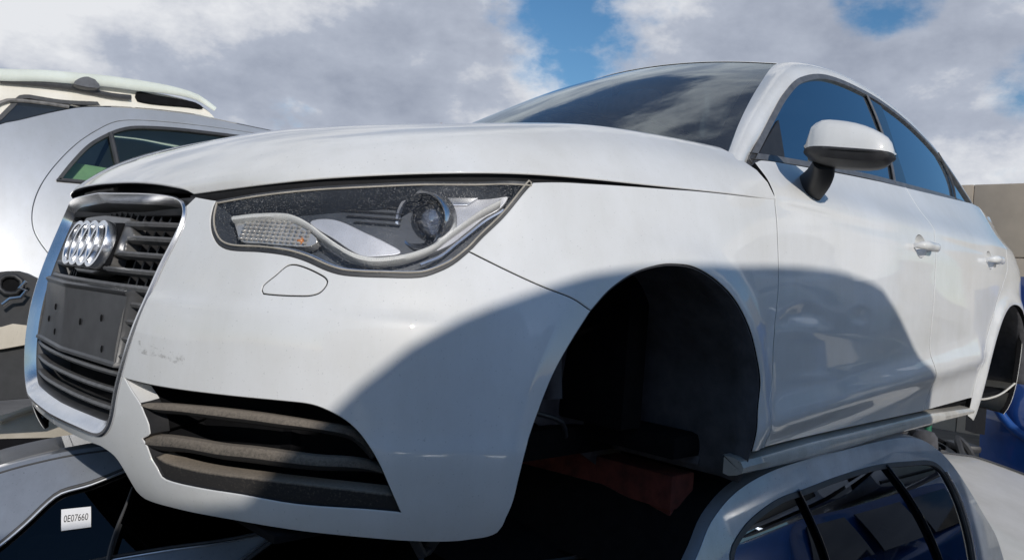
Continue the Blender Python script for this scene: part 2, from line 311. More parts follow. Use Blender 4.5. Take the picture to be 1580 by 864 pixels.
# ---- roof: same columns, rows header -> tail
R_s=Surf(WT,[0,.25,.55,.9,1.25,1.5,1.75,2.0],[wrow(.965,1.388,1.06,-.497,1.357),wrow(1.22,1.424,1.29,-.497,1.394),wrow(1.55,1.438,1.58,-.497,1.407),wrow(1.90,1.430,1.90,-.490,1.401),wrow(2.25,1.398,2.20,-.485,1.370),wrow(2.56,1.342,2.48,-.485,1.311),wrow(2.82,1.262,2.74,-.495,1.224),wrow(3.03,1.13,2.97,-.535,1.084)])
FA=[(.335,-.750,.885),(.405,-.715,.935),(.545,-.657,1.040),(.70,-.600,1.149),(.87,-.543,1.260),(1.06,-.488,1.360),(1.29,-.492,1.395),(1.58,-.492,1.408),(1.90,-.485,1.402),(2.20,-.480,1.371),(2.48,-.480,1.312),(2.74,-.490,1.225),(2.97,-.530,1.085)]
FB0=(.425,.875)
FBxz=[(.480,.935),(.602,1.030),(.70,1.105),(.82,1.190),(.98,1.277),(1.22,1.345),(1.58,1.371),(1.86,1.362),(2.12,1.328),(2.36,1.265),(2.58,1.160),(2.78,1.05)]

FR=[]
FB=[(x,gy(x,z),z) for x,z in [FB0]+FBxz]
for a,b in zip(FA,FB):
    a=np.array(a);b=np.array(b);row=[]
    for k in (0,.25,.5,.75,1):
        p=a*(1-k)+b*k
        p=p+np.array([0,-.014,.014])*4*k*(1-k)
        row.append(p)
    FR.append(row)
FVt=np.concatenate([[0],np.cumsum(np.linalg.norm(np.diff(np.array(FB),axis=0),axis=1))])
FS=Surf([0,.03,.06,.09,.12],FVt,FR)

TR={'head_low':[(0.4146,0.6947),(0.4156,0.6841),(0.4241,0.6601),(0.4391,0.638),(0.4631,0.619),(0.4916,0.6117),(0.5528,0.6121),(0.6028,0.6095),(0.6363,0.6028),(0.6764,0.5899),(0.7059,0.5847),(0.7665,0.5861),(0.8306,0.5908),(0.8602,0.6014),(0.887,0.6164),(0.9146,0.6395)],'head_rear':[(0.9146,0.6395),(0.9449,0.67),(0.9935,0.7065),(1.0426,0.7433),(1.0858,0.7752)],'head_top':[(1.0858,0.7752),(0.9588,0.7699),(0.8161,0.7582),(0.6984,0.7414),(0.5925,0.7268),(0.502,0.712),(0.4146,0.6947)],'split':[(0.9146,0.6395),(1.0141,0.6076),(1.087,0.5842),(1.1252,0.5706),(1.1654,0.5504)],'arch_front':[(1.1654,0.5504),(1.1134,0.4901),(1.0767,0.4371),(1.0495,0.3776),(1.0277,0.3143),(1.0199,0.2722),(1.0157,0.2325),(1.0094,0.2035)],'arch_rear':[(1.1654,0.5504),(1.2154,0.5907),(1.2797,0.6247),(1.348,0.6444),(1.3989,0.6505),(1.4607,0.649),(1.5335,0.6281),(1.6067,0.5896),(1.6696,0.5312),(1.7094,0.4724),(1.7401,0.4073),(1.7416,0.3369),(1.7515,0.2486)],'fend_top':[(1.0858,0.7752),(1.1561,0.7849),(1.1957,0.7891),(1.2585,0.7956),(1.3335,0.802),(1.4218,0.8087),(1.5095,0.8161),(1.644,0.8255),(1.8192,0.8358)],'door_gap':[(1.8192,0.8358),(1.8168,0.7767),(1.8199,0.6834),(1.8188,0.6222),(1.8143,0.5609),(1.8133,0.4982),(1.8181,0.4034),(1.8024,0.3458),(1.8423,0.243)],'door_gap_up':[(1.8148,0.9275),(1.822,0.8926),(1.818,0.8574),(1.8192,0.8358)],'bgap':[(2.8586080277576214,1.03),(2.866608205533424,0.95),(2.8716083166433,0.84),(2.870608294421325,0.72),(2.8636081388674977,0.61),(2.8586080277576214,0.53),(2.8636081388674977,0.47),(2.8886086944168805,0.41),(2.9236094721860164,0.355),(2.9386098055156467,0.315),(2.93360969440577,0.262)],'bot':[(1.0094,0.2035),(1.0078,0.186),(1.0028,0.1726),(0.9858,0.163),(0.9634,0.1592),(0.9191,0.1559),(0.8443,0.159),(0.755,0.1657),(0.6711,0.1694),(0.543,0.1724),(0.4114,0.1672),(0.3255,0.166),(0.309,0.1783),(0.3066,0.1937),(0.3014,0.2094),(0.2917,0.2251),(0.2782,0.2365),(0.2588,0.2421),(0.2351,0.2458)],'gr_out':[(0.0894,0.7062),(0.1847,0.7046),(0.2471,0.703),(0.3008,0.6995),(0.3339,0.6957),(0.3546,0.6871),(0.3654,0.6673),(0.3679,0.6303),(0.3565,0.584),(0.3493,0.5255),(0.335,0.4733),(0.3176,0.3898),(0.3065,0.3572),(0.2949,0.3038),(0.2744,0.2776),(0.2492,0.2649),(0.2126,0.263),(0.1789,0.2651)],'fog':[(0.3189,0.3817),(0.4067,0.3796),(0.5522,0.3816),(0.6471,0.3826),(0.6901,0.3807),(0.7218,0.3708),(0.7503,0.355),(0.7748,0.3301),(0.7959,0.2961),(0.812,0.2565),(0.8284,0.2117)],'fog_bot':[(0.8284,0.2117),(0.7678,0.2156),(0.6617,0.2161),(0.5712,0.2205),(0.4895,0.2189),(0.426,0.219),(0.4058,0.2232),(0.3979,0.2386),(0.3883,0.2514),(0.3809,0.2712),(0.3697,0.2848)],'fog_left':[(0.3697,0.2848),(0.3907,0.297),(0.3883,0.3108),(0.3773,0.3277),(0.3665,0.3425),(0.3414,0.362),(0.3189,0.3817)],'slat1t':[(0.367,0.3426),(0.4142,0.3486),(0.4597,0.352),(0.5273,0.3554),(0.5939,0.3558),(0.639,0.3542),(0.6854,0.3512),(0.7304,0.3455),(0.7551,0.339),(0.7732,0.3241),(0.7882,0.2987)],'slat1b':[(0.3671,0.3393),(0.3949,0.3303),(0.4606,0.3342),(0.5285,0.3347),(0.5951,0.3353),(0.6402,0.3339),(0.6864,0.334),(0.7264,0.3269),(0.7482,0.3193),(0.7631,0.303),(0.7766,0.2855)],'slat2t':[(0.3467,0.281),(0.4044,0.292),(0.4712,0.2963),(0.536,0.2965),(0.5926,0.2989),(0.641,0.298),(0.7022,0.2954),(0.7563,0.2902),(0.8044,0.2702)],'slat2b':[(0.3461,0.2775),(0.3828,0.2638),(0.469,0.2714),(0.5344,0.2705),(0.5914,0.2717),(0.64,0.2711),(0.7014,0.2706),(0.7556,0.2673),(0.809,0.2575)],'slat3t':[(0.3894,0.256),(0.4112,0.2476),(0.4647,0.2447),(0.5098,0.2449),(0.5601,0.2466),(0.6077,0.2476),(0.6792,0.2468),(0.749,0.2437),(0.8143,0.2381)],'slat3b':[(0.402,0.2213),(0.4255,0.2178),(0.4718,0.2185),(0.5182,0.2198),(0.571,0.2194),(0.622,0.2186),(0.6743,0.2167),(0.7506,0.2159),(0.8253,0.2128)],'washer':[(0.5773,0.5571),(0.5937,0.5752),(0.6107,0.5929),(0.6316,0.5933),(0.6717,0.58),(0.6811,0.5717),(0.6787,0.5607),(0.6705,0.5517),(0.6508,0.5466),(0.581,0.5449),(0.5772,0.5498)],'drl':[(0.4512,0.6715),(0.4996,0.6788),(0.5562,0.6823),(0.583,0.6782),(0.6126,0.6677),(0.6411,0.6531),(0.6775,0.635),(0.7104,0.6224),(0.7408,0.6184),(0.7766,0.6234),(0.8126,0.6339),(0.8487,0.6524),(0.879,0.6801),(0.9299,0.7192),(0.9893,0.7425)],'wedge':[(0.6079,0.6787),(0.6281,0.6857),(0.6603,0.6836),(0.7115,0.6675),(0.7602,0.6517),(0.7872,0.6396),(0.7551,0.6315),(0.719,0.6296),(0.6615,0.6546)],'turn':[(0.4485,0.6737),(0.4998,0.6771),(0.5517,0.6786),(0.5815,0.6736),(0.6147,0.6601),(0.6322,0.6469),(0.623,0.6386),(0.5772,0.6366),(0.5268,0.6369),(0.4806,0.6378),(0.4619,0.6549)],'refl':[(0.8244,0.7487),(0.9251,0.7574),(1.0185,0.7582),(0.9869,0.7365),(0.9444,0.7201),(0.9094,0.6918),(0.8812,0.6665),(0.8444,0.6499),(0.8516,0.6778),(0.8507,0.7069)],'refl2':[(0.8303,0.7469),(0.9196,0.7547),(0.8978,0.7386),(0.8373,0.733)],'proj':[(0.8026,0.6998),(0.8437,0.7039)],'shade':[(0.5664,0.2198),(0.6305,0.2959),(0.6854,0.3512),(0.7436,0.4196),(0.8141,0.4875),(0.8954,0.5366),(1.0206,0.5833),(1.1611,0.6248),(1.3192,0.6515),(1.5336,0.6717),(1.8155,0.6907),(2.0493,0.6978),(2.2453,0.6901),(2.4243,0.6639),(2.5264,0.6111),(2.6475,0.5349),(2.7728,0.4535),(2.8943,0.4018)],'hndF':[(2.6211,0.7933),(2.8708,0.806)],'hndR':[(3.364,0.8034),(3.6709,0.8198)],'holder':[(0.2947,0.5176),(0.2839,0.3912)],'scuff':[(0.3531,0.4369),(0.4608,0.4293)],'slv':[0.6556,0.628,0.5976,0.5665,0.5363,0.5066,0.4751,0.4434,0.4111,0.3782,0.3464,0.312],'win_low':[(0.4954,0.9446),(0.6667,0.9605),(0.9891,0.9851),(1.2793,1.0042),(1.5999,1.0213),(2.3189,1.0641),(2.7458,1.0793)],'mtri':[(0.5377,0.955),(0.5583,0.9703),(0.6468,1.0352),(0.7252,1.0906),(0.7064,1.0336),(0.6833,0.9684),(0.609,0.9598)],'glassF':[(1.5693,1.3592),(1.5699,1.2856),(1.5567,1.1917),(1.528,1.1048),(1.4816,1.0227)],'pillarR':[(1.7082,1.3688),(1.6918,1.2792),(1.6527,1.1614),(1.6368,1.0802),(1.6183,1.0262)],'glassR':[(2.2657,1.3326),(2.3375,1.28),(2.3754,1.2235),(2.3728,1.1549),(2.2875,1.0629)],'sedanL':{'p0':[-0.0722,2.0,0.9669],'n':[-0.0948,-0.9481,0.3034],'body':[(-0.7376,-0.1179),(-0.4931,0.1279),(-0.4256,0.1623),(-0.2842,0.2375),(-0.1719,0.287),(0.0278,0.3246),(0.2913,0.3518),(0.4785,0.3496),(0.6777,0.3474),(0.7821,0.3462),(1.0349,0.3348),(1.319,-0.0578),(1.0934,-0.8866),(-0.7001,-0.875)],'roofline':[(-0.739,-0.0913),(-0.4931,0.1279),(-0.4256,0.1623),(-0.2842,0.2375),(-0.1719,0.2854),(0.0278,0.3246),(0.2913,0.3518),(0.4785,0.3496),(0.6777,0.3474),(0.8142,0.3488),(1.1118,0.3299)],'shut':[(0.676,0.3109),(0.6453,0.3086),(0.4291,0.2977),(0.2008,0.2787),(0.0293,0.2543),(-0.0523,0.2269),(-0.1321,0.1636),(-0.2075,0.0846),(-0.2796,-0.0181),(-0.3279,-0.1066),(-0.3543,-0.1794),(-0.3664,-0.2531),(-0.3602,-0.3212),(-0.3336,-0.3785),(-0.2835,-0.4465)],'win':[(-0.2853,-0.1),(-0.2286,-0.0022),(-0.1622,0.0929),(-0.0839,0.1636),(-0.0201,0.2047),(0.0457,0.2275),(0.2004,0.252),(0.3813,0.2675),(0.6039,0.2827),(0.74,0.2798),(0.7212,-0.0946),(0.1361,-0.1051),(-0.0528,-0.0913)],'div':[(-0.0747,0.1654),(-0.0451,-0.0134),(-0.0371,-0.0982)]},'lowL':{'p0':[-0.616,0.0718,0.0183],'n':[-0.4089,-0.701,0.5842],'upper':[(-0.3734,0.0633),(-0.3077,0.0981),(-0.2367,0.1236),(-0.1617,0.1438),(-0.0492,0.164),(0.1302,0.1568),(0.1463,0.0304),(0.026,0.1335),(0.0185,0.1365),(-0.0578,0.0974),(-0.1189,0.0661),(-0.1735,0.0462),(-0.1946,0.0256),(-0.2276,-0.0214),(-0.2654,-0.0666),(-0.3219,-0.1212)],'glass':[(-0.3219,-0.1212),(-0.2654,-0.0666),(-0.2276,-0.0214),(-0.1946,0.0256),(-0.1735,0.0462),(-0.1189,0.0661),(-0.0578,0.0974),(0.0253,0.1383),(0.1448,0.1571),(0.4235,0.0319),(0.3095,-0.0344),(0.1855,-0.0617),(0.0532,-0.0805),(-0.1077,-0.1114),(-0.1751,-0.1393),(-0.306,-0.1783)],'lower':[(-0.1748,-0.1406),(-0.1074,-0.1127),(0.0534,-0.0819),(0.1856,-0.0631),(0.3096,-0.0359),(0.3267,-0.0329),(0.2639,-0.0811),(0.2071,-0.1299),(0.1359,-0.1958),(-0.1636,-0.1881)],'right':[(0.3267,-0.0329),(0.2639,-0.0811),(0.2071,-0.1299),(0.1359,-0.1958),(0.7043,-0.2104),(0.7028,-0.056),(0.5471,-0.015)],'pale':[(0.4865,-0.038),(0.5626,-0.0383),(0.5181,-0.1204),(0.4162,-0.1261)],'pale2':[(0.6403,-0.0386),(0.6087,-0.0693),(0.5704,-0.1285),(0.6308,-0.1295),(0.6426,-0.0772)],'sheet':[(-0.1653,0.0062),(-0.108,0.0129),(-0.0989,-0.0316),(-0.1551,-0.0398)],'wiper':[(-0.0276,0.0504),(-0.0333,0.0073),(-0.0411,-0.036),(-0.0461,-0.085),(-0.0446,-0.1257)],'wiper2':[(-0.038,-0.0318),(-0.0428,-0.0684),(-0.0457,-0.1068)],'inner':[(-0.2219,-0.045),(-0.1545,-0.0398),(-0.0989,-0.0316),(-0.0827,-0.0486),(-0.0852,-0.0681),(-0.1083,-0.0789),(-0.185,-0.0969),(-0.2331,-0.099)]},'lowR':{'p0':[1.2,-0.93,0.0],'n':[-0.1186,-0.988,0.0988],'body':[(-0.9532,-0.0773),(-0.8731,0.0019),(-0.8126,0.0644),(-0.7105,0.1197),(-0.5727,0.1559),(-0.3905,0.1781),(-0.2045,0.1899),(0.003,0.2012),(0.1692,0.202),(0.2796,0.1869),(0.3706,0.1477),(0.4399,0.0963),(0.5095,0.0202),(0.5904,-0.0744),(0.6694,-0.1604),(0.7257,-0.2783),(0.7719,-0.3963)],'win':[(-0.7654,-0.112),(-0.769,-0.014),(-0.7119,0.0362),(-0.6446,0.0659),(-0.5454,0.0923),(-0.44,0.1038),(-0.2597,0.1236),(-0.0396,0.1367),(0.165,0.1313),(0.2983,0.1205),(0.3616,0.0864),(0.4092,0.0095),(0.4413,-0.0877),(0.4576,-0.202),(0.4574,-0.3382)],'div1':[(-0.4615,0.1061),(-0.4327,0.04),(-0.3978,-0.0477),(-0.37,-0.1685)],'div2':[(-0.0005,0.1334),(0.0916,0.0333),(0.1776,-0.0931),(0.2718,-0.2842)]},'beige':{'p0':[-0.3561,1.9663,-0.25],'n':[-0.2028,-0.3549,0.9126],'top':[(-0.3951,0.1673),(-0.2191,0.2243),(-0.0962,0.3222),(0.0478,0.2788),(0.3067,0.2009),(0.5254,-0.1174),(0.2473,-0.102),(-0.1116,-0.0977),(-0.2508,-0.2127)],'strut':[(-0.1953,0.153),(-0.1525,0.2129),(-0.0908,0.261),(-0.0607,0.2728)],'seam':[(-0.4309,0.3953),(-0.2796,0.4056),(-0.1834,0.4783)]},'nose':{'p0':[-0.5848,1.5,0.3071],'n':[-0.5044,-0.8575,0.1009],'ring':[(-0.0568,0.1537),(-0.0419,0.1688),(-0.0092,0.1713),(0.011,0.1564),(0.0157,0.1311),(0.0011,0.1114),(-0.0358,0.1088),(-0.0535,0.1215)],'outer':[(-0.08,0.1799),(-0.0069,0.1902),(0.028,0.1741),(0.0667,0.1629),(0.0767,0.0629),(0.0411,0.0025),(-0.1602,-0.021),(-0.1797,0.163)],'clip':[(-0.0232,0.0656),(-0.0007,0.088),(0.0318,0.0949),(0.046,0.1192),(0.0244,0.127),(0.0427,0.1518)],'pale':[(-0.1602,-0.021),(-0.0396,-0.0139),(-0.0041,-0.0002),(0.0521,-0.0038),(0.0583,-0.066),(-0.0319,-0.0892),(-0.1518,-0.1)],'dark':[(-0.1518,-0.1),(-0.0321,-0.0869),(0.0682,-0.0608),(0.1261,-0.2241),(0.0676,-0.2607),(-0.1323,-0.2837)]},'van':{'p0':[0.1702,3.4,1.5003],'n':[-0.0485,-0.969,0.2423],'body':[(-0.944,-0.0531),(-0.4923,0.0115),(-0.2886,0.0538),(-0.1052,0.0782),(0.218,0.1007),(0.4549,0.103),(0.577,0.0903),(0.6643,0.0509),(0.8248,-0.1118),(0.8133,-0.6266),(-0.9094,-0.8291)],'rail':[(-0.9435,-0.0638),(-0.492,0.0),(-0.2884,0.0438),(-0.1051,0.07),(0.0526,0.0913),(0.218,0.1049)],'rail2':[(0.218,0.1049),(0.4112,0.1194),(0.5773,0.1083),(0.6898,0.0517)],'win':[(-0.7631,-0.5323),(-0.6556,-0.4241),(-0.4861,-0.2167),(-0.4332,-0.1365),(-0.3972,-0.0821),(-0.3503,-0.0675),(-0.1878,-0.0625),(0.0003,-0.0329),(0.1083,-0.1836),(0.0039,-0.4456)],'gap':[(-0.4914,-0.0229),(-0.3037,0.0024),(-0.1045,0.0171),(0.0711,0.0161),(0.1807,0.0282)],'foot':[(-0.1453,0.0157),(-0.1118,0.0562),(-0.0707,0.0742),(-0.0358,0.0661),(-0.0073,0.0232)],'open':[(0.218,0.075),(0.3326,0.0797),(0.4508,0.0845),(0.5728,0.0849),(0.6224,0.0599),(0.5313,0.0491),(0.2256,0.0213)]},'P':{'wall1':[14.0,2.5996,2.9014],'wall2':[14.0,1.7656,2.8721],'blue1':[5.735,0.1,-0.0316],'blue2':[5.9317,0.1,-0.4624]}}
HSurf=H
def ux(x): return float(np.interp(x,XS,TU[7:18]))
def catmull(pts,step=.008,closed=False):
    P=np.array(pts,float); n=len(P)
    if n<3: 
        k=max(2,int(np.linalg.norm(P[-1]-P[0])/step)); return [tuple(P[0]*(1-t)+P[-1]*t) for t in np.linspace(0,1,k+1)]
    out=[]
    rngi=range(n) if closed else range(n-1)
    for i in rngi:
        p1=P[i];p2=P[(i+1)%n]
        p0=P[(i-1)%n] if (closed or i>0) else 2*p1-p2
        p3=P[(i+2)%n] if (closed or i<n-2) else 2*p2-p1
        k=max(1,int(np.linalg.norm(p2-p1)/step))
        # centripetal-ish tangents
        d=np.linalg.norm(p2-p1)+1e-9; t1=(p2-p0)/(np.linalg.norm(p2-p1)+np.linalg.norm(p1-p0)+1e-9)*d; t2=(p3-p1)/(np.linalg.norm(p3-p2)+np.linalg.norm(p2-p1)+1e-9)*d
        for j in range(k):
            t=j/k; out.append((2*t**3-3*t*t+1)*p1+(t**3-2*t*t+t)*t1+(-2*t**3+3*t*t)*p2+(t**3-t*t)*t2)
    if not closed: out.append(P[-1])
    return [tuple(p) for p in out]
def join(*segs):
    o=[]
    for s in segs:
        for p in s:
            if not o or math.hypot(p[0]-o[-1][0],p[1]-o[-1][1])>.0012: o.append(tuple(p))
    while math.hypot(o[0][0]-o[-1][0],o[0][1]-o[-1][1])<=.0012: o.pop()
    return o
def line(a,b,step=.012): 
    k=max(1,int(math.hypot(b[0]-a[0],b[1]-a[1])/step)); return [(a[0]+(b[0]-a[0])*i/k,a[1]+(b[1]-a[1])*i/k) for i in range(k+1)]
def area(P): P=np.array(P); x,y=P[:,0],P[:,1]; return .5*np.sum(x*np.roll(y,-1)-np.roll(x,-1)*y)
def ccw(P): return list(P) if area(P)>0 else list(reversed(P))
def inset(P,g):
    P=np.array(ccw(P)); a=P-np.roll(P,1,0); b=np.roll(P,-1,0)-P
    a/=np.linalg.norm(a,axis=1)[:,None]+1e-12; b/=np.linalg.norm(b,axis=1)[:,None]+1e-12
    n=np.stack([-(a+b)[:,1],(a+b)[:,0]],1); n/=np.linalg.norm(n,axis=1)[:,None]+1e-12
    return [tuple(p) for p in P+n*g]
def inside(P,X):
    P=np.array(P); X=np.array(X); c=np.zeros(len(X),bool); x,y=X[:,0],X[:,1]
    x1,y1=P[:,0],P[:,1]; x2,y2=np.roll(x1,-1),np.roll(y1,-1)
    for a,b,cx,dy in zip(x1,y1,x2,y2):
        if b==dy: continue
        k=((b>y)!=(dy>y))&(x<(cx-a)*(y-b)/(dy-b)+a); c^=k
    return c
def dist_poly(P,X):
    P=np.array(P); X=np.array(X); best=np.full(len(X),1e9)
    for a in P[::2]: best=np.minimum(best,np.hypot(X[:,0]-a[0],X[:,1]-a[1]))
    return best
def sheet(S,out,holes=(),sp=.022,off=0.0):
    """triangulated piece of surface S inside an outline given in its own coordinates"""
    rings=[ccw(out)]+[list(reversed(ccw(h))) for h in holes]
    P=np.array(rings[0]); lo=P.min(0);hi=P.max(0)
    gx=np.arange(lo[0],hi[0],sp); gy_=np.arange(lo[1],hi[1],sp*.86)
    G_=np.array([(x+(sp/2 if j%2 else 0),y) for j,y in enumerate(gy_) for x in gx])
    if len(G_):
        k=inside(rings[0],G_)
        for h in rings[1:]: k&=~inside(h,G_)
        G_=G_[k]
    if len(G_):
        k=np.ones(len(G_),bool)
        for r in rings: k&=dist_poly(r,G_)>sp*.5
        G_=G_[k]
    pts=[];edges=[]
    for r in rings:
        b=len(pts);pts+=r;edges+=[(b+i,b+(i+1)%len(r)) for i in range(len(r))]
    nb=len(pts); allp=[Vector(p) for p in pts]+[Vector(p) for p in G_]
    vv,ee,ff,ov,oe,of=delaunay_2d_cdt(allp,edges,[],0,1e-7)
    X=np.array([(v[0],v[1]) for v in vv]); T=np.array([f for f in ff if len(f)==3])
    c=X[T].mean(1); k=inside(rings[0],c)
    for h in rings[1:]: k&=~inside(h,c)
    T=T[k]
    inv=-np.ones(nb,int)
    for i,o_ in enumerate(ov):
        for q in o_:
            if q<nb: inv[q]=i
    loops=[];b=0
    for r in rings: loops.append([int(inv[b+i]) for i in range(len(r))]); b+=len(r)
    n=S.nrm(X[:,0],X[:,1]); p=S.at(X[:,0],X[:,1])+n*off
    return p,n,T,loops
OUTSIGN={}
def osign(S):
    if id(S) not in OUTSIGN: OUTSIGN[id(S)]=getattr(S,'sgn',1)
    return OUTSIGN[id(S)]
def panel(name,S,out,mat,parent,holes=(),gap=.0027,sp=.022,off=0.0,depth=.014,rim=.0018,lip=True,mirror_join=False):
    out=inset(out,gap) if gap else ccw(out); holes=[inset(h,-gap) if gap else h for h in holes]
    p,n,T,loops=sheet(S,out,holes,sp)
    sg=S.sgn; n=n*sg; p=p+n*off
    T=[tuple(t) if sg>0 else tuple(reversed(t)) for t in T]
    V=list(p); Nn=list(n); Fc=list(T); deep=[]
    if lip:
        for lp in loops:
            L=len(lp); Q=p[lp]; nn=n[lp]; tn=np.roll(Q,-1,0)-np.roll(Q,1,0); o=np.cross(tn,nn); o/=np.linalg.norm(o,axis=1)[:,None]+1e-12
            if sg<0: o=-o
            b=len(V)
            for k,(ro,rd) in enumerate(((rim*.7,rim*.3),(rim,rim),(rim,depth))):
                for i in range(L): V.append(Q[i]+o[i]*ro-nn[i]*rd); Nn.append((nn[i]*(.7,.15,0)[k]+o[i]*(.7,1,1)[k]))
            rows=[lp]+[[b+k*L+i for i in range(L)] for k in range(3)]
            for r0,r1 in zip(rows,rows[1:]):
                for i in range(L):
                    j=(i+1)%L; f=(r0[j],r0[i],r1[i],r1[j]); Fc.append(f if sg>0 else tuple(reversed(f)))
                    if r1 is rows[-1]: deep.append(len(Fc)-1)
    V=np.array(V);Nn=np.array(Nn);Nn/=np.linalg.norm(Nn,axis=1)[:,None]+1e-12
    if mirror_join:
        m_=len(V); V=np.vstack([V,V*[1,-1,1]]); Nn=np.vstack([Nn,Nn*[1,-1,1]]); Fc=Fc+[tuple(i+m_ for i in reversed(f)) for f in Fc]
    ob=mesh_obj(name,V,Fc,mat,parent,Nn)
    if mat=='white' and deep and len(ob.data.polygons)==len(Fc):
        ob.data.materials.append(M['void'])
        for k in deep: ob.data.polygons[k].material_index=1
    return ob
def grid_obj(name,rows,mat,parent=None,closed=False,smooth=True,flip=False,thick=0,caps=False):
    A=np.array(rows,float); r,c=A.shape[:2]; V=A.reshape(-1,3); F_=[]
    for i in range(r-1):
        for j in range(c if closed else c-1):
            j2=(j+1)%c; f=(i*c+j,i*c+j2,(i+1)*c+j2,(i+1)*c+j); F_.append(tuple(reversed(f)) if flip else f)
    if caps and closed:
        F_.append(tuple(range(c)) if flip else tuple(reversed(range(c)))); F_.append(tuple((r-1)*c+j for j in (reversed(range(c)) if flip else range(c))))
    o=mesh_obj(name,V,F_,mat,parent,smooth=smooth)
    if thick:
        md=o.modifiers.new('thickness','SOLIDIFY'); md.thickness=thick; md.offset=-1
    return o
def tube_v(path,r,n=10,sq=(1,1)):
    P=np.array(path,float); T=np.gradient(P,axis=0); T/=np.linalg.norm(T,axis=1)[:,None]+1e-12
    u=np.cross(T[0],[0,0,1]); 
    if np.linalg.norm(u)<.1: u=np.cross(T[0],[1,0,0])
    rows=[]; rr=np.ones(len(P))*np.array(r)
    for i in range(len(P)):
        u=u-T[i]*(u@T[i]); u/=np.linalg.norm(u); v=np.cross(T[i],u)
        rows.append([P[i]+(u*math.cos(a)*sq[0]+v*math.sin(a)*sq[1])*rr[i] for a in np.linspace(0,2*math.pi,n,endpoint=False)])
    return rows
def tube(name,path,r,mat,parent=None,n=10,sq=(1,1)): return grid_obj(name,tube_v(path,r,n,sq),mat,parent,closed=True,caps=True,flip=True)
def bx(name,lo,hi,mat,parent=None,bev=.01,rot=0,origin=None,seg=2):
    bm=bmesh.new(); bmesh.ops.create_cube(bm,size=1); lo=np.array(lo,float);hi=np.array(hi,float)
    for v in bm.verts: v.co=Vector((lo+hi)/2+np.array(v.co)*(hi-lo))
    if bev: bmesh.ops.bevel(bm,geom=bm.edges[:],offset=bev,segments=seg,affect='EDGES',profile=.6)
    if rot: bmesh.ops.rotate(bm,verts=bm.verts,cent=Vector(origin if origin is not None else (lo+hi)/2),matrix=Matrix.Rotation(rot,3,'Z'))
    V=[tuple(v.co) for v in bm.verts];bm.verts.index_update();Fc=[tuple(v.index for v in f.verts) for f in bm.faces];bm.free()
    return mesh_obj(name,V,Fc,mat,parent)
def ball(name,c,r,mat,parent=None,nu=28,nv=16,e=1.0,ax=None):
    ax=np.eye(3) if ax is None else np.array(ax,float); rows=[]
    sg=lambda a:math.copysign(abs(a)**e,a)
    for v in np.linspace(-math.pi/2,math.pi/2,nv):
        rows.append([np.array(c)+ax.T@(np.array([sg(math.cos(v))*sg(math.cos(u)),sg(math.cos(v))*sg(math.sin(u)),sg(math.sin(v))])*np.array(r)) for u in np.linspace(0,2*math.pi,nu,endpoint=False)])
    return grid_obj(name,rows,mat,parent,closed=True)
def on(S,uv,off=0.0):
    a=np.array(uv,float).reshape(-1,2); return S.at(a[:,0],a[:,1])+S.nrm(a[:,0],a[:,1])*S.sgn*off
# outward sign of each surface
def setsign(S,u,v,want):
    S.sgn=1; S.sgn=1 if S.nrm(u,v)[0]@np.array(want)>0 else -1
setsign(S,1.5,.5,(0,-1,0)); setsign(HSurf,.5,.5,(0,0,1)); setsign(W,0,.5,(-1,0,.5)); setsign(R_s,0,1.,(0,0,1)); setsign(FS,.06,1.,(0,-1,0)); setsign(G,1.5,1.1,(0,-1,0))
# full-width bonnet surface: mirror the columns
HF=Surf([-t for t in reversed(TT[1:])]+list(TT),HV,[[(x,-y,z) for x,y,z in reversed(r[1:])]+list(r) for r in HR],hdisp); setsign(HF,0,.5,(0,0,1))
